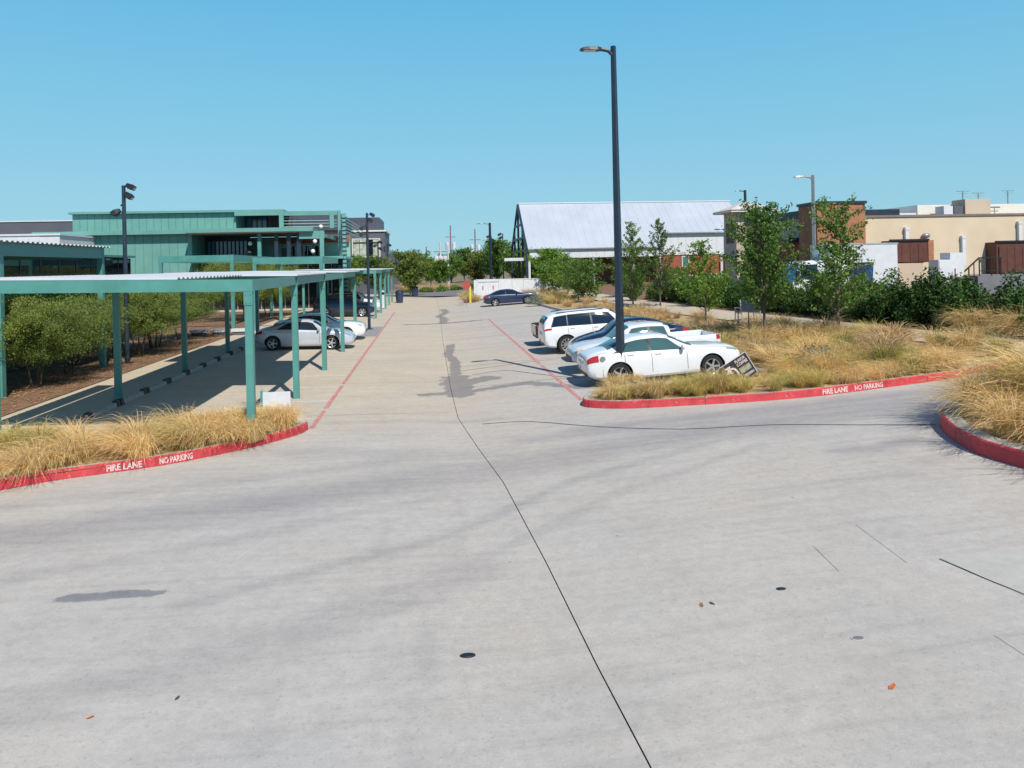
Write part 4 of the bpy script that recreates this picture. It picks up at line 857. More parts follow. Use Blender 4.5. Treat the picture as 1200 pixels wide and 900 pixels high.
vehicle('parked_suv', 'pale bonneted utility car with dark roof beyond the navy car under the far carport', 'suv', at(-8.9,67.3,0), 0, -.02, dict(SUV, roof_mat=BLACKP, roof_span=(.5,2.8)), P_WHITE, CARGD)

# box truck by the beige building
r = thing('box_truck', at(21.6,43.6,0), 'white box truck with blue windscreen facing left behind the trees', 'truck')
prof = [(0,.55),(-.02,1.3),(.10,1.5),(.52,2.48),(.70,2.62),(1.2,2.70),(2.05,2.70),(2.1,2.6),(2.1,.55)]
bmx = bmesh.new(); ring = [[bmx.verts.new((x, sd*(1.0-(.1 if z > 1.5 else 0)*(z-1.5)), z)) for x, z in prof] for sd in (-1, 1)]
bmx.faces.new(ring[0]); bmx.faces.new(ring[1][::-1])
for i in range(len(prof)): k = (i+1) % len(prof); bmx.faces.new((ring[0][i], ring[1][i], ring[1][k], ring[0][k]))
bmesh.ops.recalc_face_normals(bmx, faces=bmx.faces[:]); bmesh.ops.bevel(bmx, geom=bmx.edges[:], offset=.05, segments=2, affect='EDGES')
me = bpy.data.meshes.new('cab'); bmx.to_mesh(me); bmx.free(); me.materials.append(P_WHITE); cab = link('cab', me, r)
yy = lambda z: 1.008-(.1 if z > 1.5 else 0)*(z-1.5)
for side in (1,-1):
    q = [(.42,1.62),(.74,2.42),(1.62,2.48),(1.62,1.58)]; w = MB(); w.add([(x, side*yy(z), z) for x, z in q], [(0,1,2,3)]); w.build('side_window', CARGD, cab)
    B(1.72,1.74,side*1.004-.004,side*1.004+.004,.75,2.5).build('door_seam', BLACKP, cab); B(.18,.34,side*1.14-.09,side*1.14+.09,1.5,2.1).build('mirror', BLACKP, cab); B(-.04,.0,side*.7-.18,side*.7+.18,.85,1.1).build('headlight', CLRL, cab)
w = MB(); w.add([(.095,-.92,1.56),(.095,.92,1.56),(.485,.85,2.44),(.485,-.85,2.44)], [(0,1,2,3)]); w.build('windscreen', glass_mat('sky_blue_glass', (.03,.12,.30)), cab); B(-.05,.0,-.5,.5,.7,1.2).build('grille', BLACKP, cab); B(-.08,.05,-.98,.98,.42,.62).build('bumper', BLACKP, cab)
B(2.3,6.6,-1.15,1.15,.95,3.65).build('cargo_box', WHITE, r); B(2.2,6.6,-.5,.5,.55,.93).build('chassis', BLACKP, r)
MB().box(2.25,6.66,-1.17,-1.14,.93,1.03).box(2.25,6.66,-1.17,-1.14,3.58,3.67).build('box_rail', ALLOY, r); B(2.28,2.32,-.9,.9,2.9,3.5).build('roof_deflector', P_WHITE, r)
t_, rim_, dk_ = wheel_meshes(.45,.26,6)
for x in (.9,5.4):
    for side in (1,-1):
        w = link('wheel', t_, r); w.location = (x, side*.98, .45); w.rotation_euler = (0,0,0 if side < 0 else math.pi); link('rim', rim_, w); link('brake_disc', dk_, w)

# ------------------------------------------------------------ lamps, poles, signs
def arm_lamp(X, Y, h, rb, rt, arm, label, m=DARKM, lean=0., base=True, square=True):
    r = thing('street_lamp', (X, Y, gz(X)), label, 'street lamp'); n = 4 if square else 12
    r.rotation_euler = (0, lean, 0)
    p = MB(); k = 1.35 if square else 1; p.cyl((0,0,0), (0,0,h), rb*k, rt*k, n)
    if square:
        p.sm = [False]*len(p.sm); a = math.pi/4; p.v = [(x*math.cos(a)-y*math.sin(a), x*math.sin(a)+y*math.cos(a), z) for x, y, z in p.v]
    p.build('pole', m, r)
    if base: MB().cyl((0,0,-.05),(0,0,.17),.26,.26,16).build('footing', KERBC, r); B(-.2,.2,-.2,.2,.17,.20).build('base_plate', m, r)
    a = MB(); top = h-.12; pts = [(-.0,0,top-.18),(-.16*arm,0,top-.02),(-.40*arm,0,top+.03)]; a.tube([Vector(q) for q in pts], [.05,.055,.06], 8); a.build('arm', m, r)
    hd = MB(); L = arm; prof = [(-.34*L,.05,.055),(-.5*L,.13,.075),(-.75*L,.16,.07),(-.95*L,.13,.05),(-1.02*L,.07,.03)]; vs = []
    for x, w, t in prof: vs += [(x,-w,top-.02),(x,w,top-.02),(x,w*.7,top-.02+t*1.5),(x,-w*.7,top-.02+t*1.5)]
    fs = [(4*i+j, 4*i+(j+1)%4, 4*i+4+(j+1)%4, 4*i+4+j) for i in range(4) for j in range(4)]+[(3,2,1,0),(16,17,18,19)]; hd.add(vs, fs); hd.build('lamp_head', m, r)
    B(-.9*L,-.55*L,-.09,.09,top-.03,top-.021).build('lens', PALEG, r); return r
arm_lamp(5.73,22.16,10.25,.105,.062,1.0,'tall dark street lamp rising in the foreground beside the white sedan', lean=-.002)
arm_lamp(9.2,109.7,9.7,.16,.13,1.9,'thin dark street lamp above the far white enclosure')
arm_lamp(25.7,47.6,8.15,.11,.09,1.3,'grey street lamp in front of the brick tower', m=STEEL, base=False)
arm_lamp(38.0,86.3,10.9,.15,.13,1.2,'lamp head on a pole sticking up above the pale hipped roof', base=False)
def flood_pole(X, Y, h, heads, label, group=None, r0=.075, k=1.):
    r = thing('floodlight_pole', (X, Y, gz(X)), label, 'floodlight pole', group)
    MB().cyl((0,0,0),(0,0,h),r0*1.25,r0*1.0,12).build('pole', DARKM, r); MB().cyl((0,0,0),(0,0,.05),.24,.24,14).build('base_plate', DARKM, r)
    for dz, dx, ang in heads:
        m = MB(); z = h-dz; c = Vector((dx, -.02, z)); s = 1 if dx > 0 else -1
        d = Vector((s*math.cos(ang), 0, -math.sin(ang))); u = Vector((s*math.sin(ang), 0, math.cos(ang)))
        f = m; vs = []
        for t, w, hgt in ((-.22*k,.13*k,.09*k),(.0,.20*k,.15*k),(.20*k,.22*k,.13*k),(.24*k,.2*k,.09*k)):
            for i, j in ((-1,-1),(1,-1),(1,1),(-1,1)): vs.append(c+d*t+Vector((0,w*i,0))+u*hgt*j)
        f.add(vs, [(4*q+j, 4*q+(j+1)%4, 4*q+4+(j+1)%4, 4*q+4+j) for q in range(3) for j in range(4)]+[(3,2,1,0),(12,13,14,15)]); m.bar((0,0,z-.06), c-d*.1, .05*k); hd = m.build('flood_head', BLACKP, r)
        g = MB(); g.add([c+d*.245*k+Vector((0,.16*k*i,0))+u*.07*k*j for i, j in ((-1,-1),(1,-1),(1,1),(-1,1))], [(0,1,2,3)]); g.build('lens', CLRL, hd)
    B(-.13,-.08,-.03,.03,h-.85,h-.78).build('sensor', BLACKP, r); return r
flood_pole(-12.4,32.6,7.35,((.05,.28,.55),(.42,.20,.75),(1.10,-.30,.55)), 'dark floodlight pole with three heads above the near carport', k=.75)
flood_pole(-3.73,48.1,7.35,((.12,.32,.6),(.45,.2,.8),(.95,-.28,.5),(1.35,-.3,.45)), 'dark floodlight pole with four heads between the two carports', k=.75)
flood_pole(-5.9,92,7.0,((.1,.3,.6),(.5,-.3,.6),(.9,.3,.6)), 'dark floodlight pole beyond the far carport, left of a twin', k=1.1)
flood_pole(-5.4,104,7.0,((.1,.3,.6),(.4,-.3,.6),(.8,-.3,.6)), 'dark floodlight pole beyond the far carport, right of a twin', k=1.1)
flood_pole(9.9,116,8.0,((.1,-.45,.5),(.7,.3,.6)), 'small dark floodlight pole just right of the thin far street lamp', k=1.3)
flood_pole(11.4,113,8.1,((.1,-.45,.5),(.6,-.3,.6)), 'small dark floodlight pole left of the hangar end', k=1.3)
def util_pole(X, Y, h, label, m, boxes=2, arm=True):
    r = thing('utility_pole', (X, Y, -.07), label, 'utility pole'); MB().cyl((0,0,0),(0,0,h),.2,.13,10).build('pole', m, r)
    if arm: MB().bar((-1.2,0,h*.80),(1.2,0,h*.80),.12,.14).build('crossarm', WOODP, r)
    for k in range(boxes):
        x = (-.75,.75,0)[k]; MB().cyl((x,-.1,h*.58),(x,-.1,h*.70),.42,.42,12).ball((x,-.1,h*.70),.42,10,(1,1,.3)).build('transformer', PALEG, r)
util_pole(5.3,170,13.2,'tallest wooden utility pole far beyond the lane with pale transformer cans', WOODP)
util_pole(10.7,168,12.2,'wooden utility pole with two white cans above the trees, right of the tallest', WOODP)
util_pole(2.3,132,8.2,'pale utility pole with a cluster of cans left of the tallest pole', PALEP, 3)
util_pole(3.5,128,7.6,'slim pale pole standing before the tallest wooden pole', PALEP, 0, False)
util_pole(-.2,175,8.6,'small distant utility pole with a white can above the olive tree', WOODP, 1)
r = thing('stop_sign', (3.66,72.1,gz(3.66)), 'red octagonal stop sign at the end of the lane', 'sign'); MB().cyl((0,0,0),(0,0,2.0),.03,.03,8).build('post', STEEL, r)
m = MB(); n = 8; vs = [(.42*math.cos(math.pi/8+2*math.pi*i/8), y, 1.95+.42*math.sin(math.pi/8+2*math.pi*i/8)) for y in (-.04,-.03) for i in range(8)]
m.add(vs, [tuple(range(8)), tuple(range(15,7,-1))]+[(i,8+i,8+(i+1)%8,(i+1)%8) for i in range(8)]); m.build('sign_plate', STOPR, r)
r = thing('bollard', (4.22,76.2,gz(4.22)), 'yellow bollard at the corner by the white enclosure', 'bollard'); MB().cyl((0,0,0),(0,0,1.65),.13,.13,14).build('post', YEL, r); MB().ball((0,0,1.65),.13,12,(1,1,.5)).build('cap', YEL, r)
# white trash enclosure
r = thing('enclosure', (10.0,81.5,gz(10)), 'low white walled enclosure with two gates behind the far blue sedan', 'enclosure')
zg = gz(5.2)
for k in range(2):
    g = B(5.3+1.12*k,6.34+1.12*k,79.9,79.98,zg+.1,zg+2.0).build('gate', PALEG, r, True); B(5.72+1.12*k,5.88+1.12*k,79.885,79.9,zg+1.1,zg+1.55).build('warning_sign', mat('faded_red_print', (.5,.22,.26), .7), g, True)
    MB().box(5.3+1.12*k,6.34+1.12*k,79.88,79.9,zg+1.9,zg+1.97).box(5.3+1.12*k,6.34+1.12*k,79.88,79.9,zg+.13,zg+.2).build('gate_rail', STEEL, g, True)
for X in (5.2,7.6): B(X-.09,X+.09,79.9,80.1,zg-.1,zg+2.15).build('gate_post', PALEG, r, True)
for k in range(4): B(7.7+1.25*k,8.93+1.25*k,79.9,80.1,zg-.1,zg+2.1+.02*k).build('wall_panel', PALEG, r, True)
B(5.1,12.75,79.85,80.15,zg+2.17,zg+2.23).build('coping', WHITE, r, True); B(5.1,12.7,84,84.2,zg-.1,zg+2.1).build('rear_wall', PALEG, r, True)
r = thing('white_crate', at(13.3,79,.1), 'white boxy bin right of the white enclosure under the trees', 'bin'); B(-.9,.9,-.5,.5,0,1.1).build('box', WHITE, r); B(-.95,.95,-.55,.55,1.1,1.2).build('lid', PALEG, r)
for X, Y, lab in ((-3.1,82.5,'dark blue litter bin at the end of the far carport'), (-1.7,99,'dark blue litter bin under the olive tree')):
    r = thing('litter_bin', (X, Y, gz(X)), lab, 'bin'); m = MB().cyl((0,0,0),(0,0,1.15),.36,.46,12); m.build('body', mat('bin_blue', (.03,.045,.09), .5), r); MB().ball((0,0,1.15),.46,12,(1,1,.55)).build('lid', BLACKP, r)
r = thing('pay_station', (-4.35,73.5,gz(-4)), 'pale pay machine on a post between the far carport columns', 'pay machine'); B(-.3,.3,-.2,.2,.0,1.1).build('pedestal', PALEG, r); B(-.22,.22,-.2,.2,1.1,1.65).build('cabinet', WHITE, r); B(-.14,.14,-.215,-.2,1.25,1.5).build('screen', GLASS, r)

# tilted lawn sign in the grass
sgn = thing('lawn_sign', (8.95,20.55,gz(8.95)+.06), 'tilted black lawn sign with white arrow and wording at the nose of the white sedan', 'sign'); sgn.rotation_euler = (math.radians(-8), math.radians(-29), math.radians(4))
B(-.44,.44,-.012,.012,.06,.72).build('panel', BLACKP, sgn)
MB().box(-.45,.45,-.014,.014,.72,.732).box(.44,.455,-.014,.014,.06,.732).build('panel_edge', WHITE, sgn)
for x in (-.28,.3): MB().cyl((x,0,-.25),(x,0,.06),.006,.006,6).build('stake', STEEL, sgn)
ar = MB(); arc = [(-.05,.08),(-.06,.40),(-.10,.50),(-.18,.53),(-.25,.50)]
for (a, za), (b, zb_) in zip(arc, arc[1:]): ar.bar((a,-.016,za),(b,-.016,zb_),.055,.006, up=(0,1,0))
ar.add([(-.20,-.019,.60),(-.20,-.019,.38),(-.38,-.019,.47)], [(0,1,2)]); ar.add([(-.24,-.0195,.47),(-.16,-.0195,.62),(-.36,-.0195,.62)], [(0,1,2)]); ar.build('arrow', LETTER, sgn)
def sign_text(txt, x, z, h, w, parent, m):
    me = text_mesh(txt, .02); xs = [v.co.x for v in me.vertices]; ys = [v.co.y for v in me.vertices]; x0, x1, y0, y1 = min(xs), max(xs), min(ys), max(ys)
    for v in me.vertices: v.co = (x+(v.co.x-x0)/(x1-x0)*w, -.016, z+(v.co.y-y0)/(y1-y0)*h)
    me.materials.append(m); return link('lettering', me, parent)
sign_text('FLAVOR', .02, .585, .085, .34, sgn, LETTER); sign_text('COFFEE', .02, .475, .085, .36, sgn, LETTER)
B(.02,.38,-.0155,-.012,.25,.42).build('picture', mat('sage_print', (.22,.24,.17), .7, var=.6, scale=8), sgn); B(.06,.40,-.0155,-.012,.12,.19).build('caption_strip', mat('grey_print', (.30,.26,.28), .7, var=.5, scale=14), sgn)
# bench beside the path
bn = thing('bench', (15.75,35.2,gz(15.5)+.2), 'dark slatted bench with pale metal arms beside the path under the dense tree', 'bench', rz=math.radians(12))
for k in range(5): B(-.62,.42,-.02+.035*k,.01+.035*k,.42+.115*k,.52+.115*k).build('back_slat', DARKM, bn)
for k in range(4): B(-.62,.42,.1+.12*k,.2+.12*k,.40,.43).build('seat_slat', DARKM, bn)
for x in (-.6,.46):
    MB().bar((x,-.03,.0),(x,.15,1.02),.05).bar((x,.55,0),(x,.55,.62),.05).bar((x,.03,.62),(x,.58,.62),.06,.04).bar((x,.05,.36),(x,.55,.38),.05).build('side_frame', ALLOY, bn)
for X, Y, lab in ((11.6,27.2,'left of two dark tree stakes on the bank left of the dense tree'), (11.75,26.6,'right of two dark tree stakes, nearer the dense tree trunk')):
    r = thing('tree_stake', at(X, Y), lab, 'stake'); MB().cyl((0,0,-.1),(0,0,1.35),.025,.022,8).build('post', DARKM, r); MB().cyl((0,0,1.35),(0,0,1.39),.03,.02,8).build('cap', BLACKP, r)

# small things on the concrete
def disc(name, X, Y, rr_, h, m, label, cat):
    r = thing(name, (X, Y, gz(X)), label, cat); r.scale = (1, .62, 1); mb = MB().cyl((0,0,-.01),(0,0,h),rr_,rr_*.97,20); o = mb.build('plate', m, r); MB().cyl((0,0,h),(0,0,h+.003),rr_*.75,rr_*.7,20).build('inner_lid', DOCK if m is KERBC else BLACKP, r); return r
disc('drain_cap', 0.32,7.69,.085,.004,mat('dark_iron', (.02,.025,.035), .5, var=.2), 'dark round drain cap in the concrete left of the long joint', 'drain cap')
disc('drain_cap', 3.99,8.31,.06,.006,mat('dark_iron', (.02,.025,.035), .5), 'small dark cap in the concrete right of the long joint', 'drain cap')
disc('survey_cap', 4.2,7.09,.075,.005,KERBC, 'small pale ringed cap in the concrete at the lower right', 'cap')
def leaf(X, Y, rz, s, label, m=RUST):
    r = link('fallen_leaf', MB().add([(-.06,0,.004),(-.02,-.03,.010),(.05,-.015,.022),(.07,.02,.03),(.0,.035,.012),(.02,.002,.006)], [(0,1,5),(1,2,5),(2,3,5),(3,4,5),(4,0,5)], True).mesh('fallen_leaf', m)); r.location = (X, Y, gz(X)); r.rotation_euler = (0,0,rz); r.scale = (s,s,s); tag(r, label, 'leaf')
leaf(4.01,6.25,.4,.8,'orange fallen leaf curled on the concrete at the lower right')
leaf(2.98,8.16,1.2,.7,'brown fallen leaf on the concrete, left of a pair', mat('brown_leaf', (.22,.12,.06), .8, var=.3, scale=30)); leaf(3.11,8.17,2.,.6,'dark fallen leaf on the concrete, right of a pair', mat('dark_leaf_litter', (.06,.045,.04), .8))
leaf(-3.05,7.01,.2,.55,'orange fallen scrap on the concrete at the lower left'); leaf(-2.38,7.23,1.0,.5,'dark fallen scrap on the concrete at the lower left', MATS['dark_leaf_litter'])

# ------------------------------------------------------------ green building and its neighbours
gb = thing('green_building', (-20,73,0), 'two storey teal metal clad building with deep eaves and balconies', 'building')
B(-34,-21.5,72.06,84,-.1,7.4).build('lower_wall', TEAL_P, gb, True); B(-32.3,-17.8,73.06,84,7.81,9.44).build('upper_wall', TEAL_P, gb, True)
x = -34.0; k = 0
while x < -21.6:
    w = min(.74, -21.5-x); B(x+.012,x+w-.012,72.0,72.055,.3,7.42).build('wall_panel', TEAL_P, gb, True); MB().box(x+w-.02,x+w+.02,71.97,72.055,.3,7.42).build('seam', TEAL, gb, True); x += .75
x = -32.3
while x < -17.9:
    w = min(.64, -17.8-x); B(x+.012,x+w-.012,73.0,73.055,7.82,9.42).build('wall_panel', TEAL_P, gb, True); MB().box(x+w-.018,x+w+.018,72.97,73.055,7.82,9.42).build('seam', TEAL, gb, True); x += .65
B(-35,-21.51,71.3,73.2,7.44,7.80).build('eave', TEAL_P, gb, True); B(-21.49,-10.3,69.9,73.2,7.441,7.801).build('eave', TEAL_P, gb, True); B(-21.4,-10.4,69.95,79.5,7.36,7.43).build('soffit', mat('brown_soffit', (.22,.16,.13), .8), gb, True)
B(-32.5,-13.4,72.6,86,9.45,9.66).build('roof', TEAL_P, gb, True); B(-13.5,-8.2,72.55,72.95,9.05,9.46).build('fascia', TEAL_P, gb, True); B(-17.8,-13.3,72.5,73.0,9.1,9.44).build('fascia', TEAL_P, gb, True)
B(-17.8,-8.4,76.5,86,7.8,9.4).build('recess_wall', GREYV, gb, True)
for k in range(4): w = B(-17.5+.48*k,-17.12+.48*k,76.3,76.45,7.9,9.2).build('window', GLASSB, gb, True); B(-17.12+.48*k,-17.04+.48*k,76.25,76.48,7.85,9.25).build('mullion', BLACKP, w, True)
for k in range(7): B(-15.2+.32*k,-15.15+.32*k,76.3,76.46,7.9,9.3).build('mullion', BROWN, gb, True)
for k in range(4): B(-13.4,-8.35,72.75,72.8,7.98+.28*k,8.04+.28*k).build('louvre', TEAL_L, gb, True)
for k in range(5): B(-8.25,-8.2,72.9,99,7.7+.33*k,7.78+.33*k).build('louvre', TEAL_L, gb, True)
for X in (-13.55,-8.9): B(X-.2,X+.2,72.46,72.74,7.82,9.43).build('post', TEAL_P, gb, True)
B(-8.34,-8.1,72.4,72.74,6.0,9.46).build('post', TEAL_P, gb, True)
B(-21.5,-7.7,70.2,80,4.9,5.12).build('balcony_floor', TEAL_P, gb, True); B(-21.5,-8,80.0,80.3,-.1,7.35).build('rear_wall', TEAL_L, gb, True)
B(-21.5,-17.3,76.1,76.4,5.12,7.35).build('recess_wall', BLACKP, gb, True)
for k in range(10): w = B(-21.2+.38*k,-20.96+.38*k,75.95,76.08,5.35,6.85).build('window', GLASSB, gb, True)
for k in range(4): B(-17.2+1.6*k,-15.65+1.6*k,79.8,79.98,5.15,6.65).build('mint_panel', TEAL_L, gb, True)
for k in range(3): w = B(-14.0+1.25*k,-13.1+1.25*k,79.6,79.78,5.4,6.4).build('window', GLASS, gb, True); MB().box(-14.06+1.25*k,-13.04+1.25*k,79.55,79.62,6.4,6.47).box(-13.58+1.25*k,-13.52+1.25*k,79.55,79.62,5.4,6.4).build('window_frame', WHITE, w, True)
B(-15.3,-8,79.55,79.75,6.7,7.3).build('brick_band', BRICKR, gb, True)
for X, m_ in ((-15.2,TEAL),(-13.7,DARKM),(-12.6,DARKM),(-11.7,DARKM)): B(X-.16,X+.16,70.6,70.9,5.12,7.36).build('column', m_, gb, True)
B(-13.6,-12.75,72.4,73.2,5.12,6.0).build('serving_counter', BLACKP, gb, True); MB().ball((-16.3,71.5,5.62),.36,12,(1,1,.6)).build('fire_bowl', BLACKP, gb, True)
B(-11.6,-9.35,70.3,70.6,6.75,7.46).build('frame_beam', TEAL_P, gb, True); B(-9.75,-9.4,70.25,70.62,4.0,7.48).build('frame_column', TEAL_P, gb, True); B(-9.55,-9.35,70.7,84,6.9,7.2).build('frame_beam', TEAL_P, gb, True)
for X, Z, Y in ((-9.9,7.95,72.3),(-16.2,6.45,71.5),(-10.2,6.5,70.4),(-10.4,5.6,70.4)): MB().ball((X,Y,Z),.2,12).build('globe_light', GLOBE, gb, True)
B(-7.78,-7.46,70.9,71.2,-.1,9.1).build('ladder_mast', TEAL_P, gb, True)
for k in range(22): B(-7.86,-7.38,70.86,70.9,.6+.38*k,.70+.38*k).build('rung', DARKM, gb, True)
B(-21.5,-8,74.0,74.3,-.1,4.9).build('ground_floor_wall', BLACKP, gb, True)
for k in range(12): w = B(-21.2+1.1*k,-20.25+1.1*k,73.85,73.98,.3,4.4).build('window', GLASS, gb, True); B(-20.24+1.1*k,-20.14+1.1*k,73.8,73.98,.2,4.5).build('mullion', STEEL, w, True)

gp = thing('glass_pavilion', (-24,36,gz(-24)), 'low dark glazed building with a thin teal roof edge behind the canopy', 'building')
B(-36,-20.35,22,54,-.1,5.0).build('core', BLACKP, gp, True); B(-36.3,-20.0,21.6,54.4,5.02,5.16).build('roof', TEAL, gp, True)
for k in range(16):
    y = 22.2+2.0*k; w = B(-20.34,-20.28,y,y+1.88,3.1,4.95).build('window', GLASS, gp, True); B(-20.33,-20.26,y+1.88,y+2.0,3.1,4.98).build('mullion', BLACKP, w, True); B(-20.32,-20.18,y+1.84,y+2.04,.2,3.09).build('white_post', WHITE, gp, True)
    B(-20.33,-20.27,y,y+1.83,.45,3.05).build('green_screen', TEAL_D, gp, True)
lw = thing('low_wall', (-16.3,30,gz(-16)), 'low grey planter wall behind the willow like trees', 'wall'); B(-16.6,-16.3,20.6,46,.1,.95).build('wall', GREYD, lw, True); B(-16.65,-16.25,20.55,46.05,.95,1.02).build('coping', KERBC, lw, True)
ls = thing('ledge', (-11.9,44.5,gz(-12)), 'row of pale ledges in shade behind the near carport columns', 'ledge')
for k in range(3): B(-13.7+1.15*k,-12.75+1.15*k,45.0,45.4,.45,.62).build('ledge_top', WHITE, ls, True); B(-13.6+1.15*k,-12.85+1.15*k,45.05,45.35,.1,.45).build('ledge_base', GREYD, ls, True)
wb = thing('white_building', (-40,66,0), 'white parapet of a low building at the left edge behind the canopy', 'building'); B(-52,-30.0,65.5,72,0,7.2).build('wall', WHITE, wb, True); B(-52.1,-29.9,65.4,72.1,7.21,7.36).build('parapet_cap', PALEG, wb, True); B(-36,-31.5,65.42,65.5,6.7,7.05).build('vent_strip', PALEG, wb, True)
wg = thing('grey_building', (-50,102,0), 'slate grey block behind the left end of the teal building', 'building'); B(-70,-43.5,101,115,0,10.7).build('wall', GREYD, wg, True); B(-70.1,-43.4,100.9,115.1,10.71,10.85).build('parapet_cap', PALEG, wg, True)

# dark townhouse with framed windows
dh = thing('townhouse', (-9,114,0), 'dark grey three storey townhouse with wide framed windows right of the teal building', 'building')
B(-17,-6.1,111,124,-.1,9.2).build('wall', GREYD, dh, True); B(-17,-6.9,112,124,9.2,11.35).build('upper_storey', GREYV, dh, True); B(-12.2,-5.9,110.8,124.2,9.21,9.42).build('parapet_cap', CREAM, dh, True)
for z0, z1 in ((5.6,8.1),(2.6,4.9)):
    fr = MB().box(-10.7,-6.9,110.85,110.99,z1,z1+.12).box(-10.7,-6.9,110.85,110.99,z0-.12,z0).box(-10.82,-10.7,110.85,110.99,z0-.12,z1+.12).box(-6.9,-6.78,110.85,110.99,z0-.12,z1+.12).build('window_frame', CREAM if z0 > 5 else BLACKP, dh, True)
    for k in range(4): B(-10.65+.95*k,-9.78+.95*k,110.9,110.985,z0+.02,z1-.02).build('pane', (mat('pale_curtain', (.42,.44,.36), .3, var=.4, scale=2) if z0 > 5 and k != 2 else GLASS), fr, True)
    B(-10.7,-6.9,110.82,110.9,z1-.55,z1-.4).build('window_head', BLACKP, fr, True)
sh = thing('gabled_house', (-5,134,0), 'small dark roofed house between the townhouse and the olive tree', 'house')
B(-7.2,-2.7,132.4,142,-.1,3.6).build('wall', GREYD, sh, True); g = MB(); g.add([(-7.5,132,3.5),(-2.6,132,3.5),(-7.5,137,6.6),(-2.6,137,6.6),(-7.5,142,3.5),(-2.6,142,3.5)], [(0,1,3,2),(2,3,5,4),(0,2,4),(1,5,3)]); g.build('roof', GREYV, sh, True)
for k in range(2): w = B(-5.2+1.1*k,-4.4+1.1*k,132.28,132.39,1.6,3.3).build('window', WHITE, sh, True); B(-5.1+1.1*k,-4.5+1.1*k,132.2,132.28,1.7,3.2).build('pane', GLASS, w, True)

# white hangar
hg = thing('hangar', (25,90,gz(25)), 'long white metal barn with steep roof and open trussed gable end', 'building')
x = 11.75; sl = (11.65-5.75)/8.0
while x < 39.6:
    x1 = min(x+1.05, 39.7); ye = 87.2 if x < 27.9 else 89.55; ze = 5.75+sl*(ye-87.2)
    m = MB(); m.add([(x,ye,ze),(x1-.004,ye,ze),(x1-.004,95.2,11.65),(x,95.2,11.65),(x,ye,ze-.08),(x1-.004,ye,ze-.08),(x1-.004,95.2,11.57),(x,95.2,11.57)], [(0,1,2,3),(7,6,5,4),(0,4,5,1),(1,5,6,2),(2,6,7,3),(3,7,4,0)])
    m.add([(x1-.05,ye,ze+.022),(x1-.0,ye,ze+.022),(x1-.0,95.2,11.672),(x1-.05,95.2,11.672),(x1-.05,ye,ze-.06),(x1,ye,ze-.06),(x1,95.2,11.6),(x1-.05,95.2,11.6)], [(0,1,2,3),(0,4,5,1),(1,5,6,2),(3,7,4,0)])
    m.build('roof_panel', ROOFW, hg, True)
    m2 = MB(); xr_ = max(x, 15.9); m2.add([(xr_,95.3,11.62),(x1,95.3,11.62),(x1,103.3,5.75),(xr_,103.3,5.75)], [(0,1,2,3)]); (m2.build('rear_roof_panel', ROOFW, hg, True) if x1 > 16 else None); x += 1.05
B(11.7,39.8,95.1,95.4,11.70,11.82).build('ridge_cap', WHITE, hg, True); B(11.75,27.9,87.02,87.18,5.62,5.76).build('gutter', STEEL, hg, True); B(27.9,38.6,89.35,89.52,7.34,7.48).build('gutter', STEEL, hg, True)
for k in range(16): B(11.9+1.0*k,12.88+1.0*k,87.3,87.38,4.62,5.60).build('wall_panel', WHITE, hg, True)
for k in range(11): B(27.9+.97*k,28.85+.97*k,89.75,89.82,4.72,7.33).build('wall_panel', WHITE, hg, True)
B(27.9,38.6,89.85,102,-.1+.7,7.3).build('wall', BRICKR, hg, True); B(16,27.9,91,102,.6,5.6).build('inner_wall', BROWN, hg, True)
for X in (11.9,14.6,19.6,24.4,27.7): B(X-.12,X+.12,87.4,87.64,.5,4.61).build('porch_post', WHITE, hg, True)
w = B(31.2,32.15,89.74,89.84,3.2,4.55).build('window_frame', WHITE, hg, True); B(31.32,32.03,89.70,89.74,3.3,4.45).build('pane', glass_mat('green_window', (.08,.2,.18), .1), w, True)
MB().cyl((36.2,89.6,1.5),(36.2,89.6,4.7),.16,.16,10).build('downpipe', WHITE, hg, True); B(27.95,38.55,89.6,89.84,1.3,2.3).build('plinth', CREAM, hg, True)
tr_ = MB()
for (y0, z0, y1, z1) in ((87.3,.5,87.3,5.7),(87.3,5.65,95.2,11.55),(95.2,11.55,103,5.7),(103,.5,103,5.7),(87.3,5.6,103,5.6),(95.2,5.6,95.2,11.5),(91,5.6,91,8.4),(99.2,5.6,99.2,8.5),(89.5,7.2,101,7.2),(91.8,8.9,98.6,8.9),(91,.5,91,5.6),(95.2,.5,95.2,5.6)): tr_.bar((11.6,y0,z0),(11.6,y1,z1),.24,.24)
tr_.build('gable_truss', DARKM, hg, True); gt = MB(); gt.add([(11.68,93.6,10.4),(11.68,96.8,10.4),(11.68,95.2,11.5)], [(0,1,2)]); gt.build('gable_infill', GREYV, hg, True)
B(9.0,12.3,87.8,88.1,4.4,4.75).build('side_lintel', WHITE, hg, True)

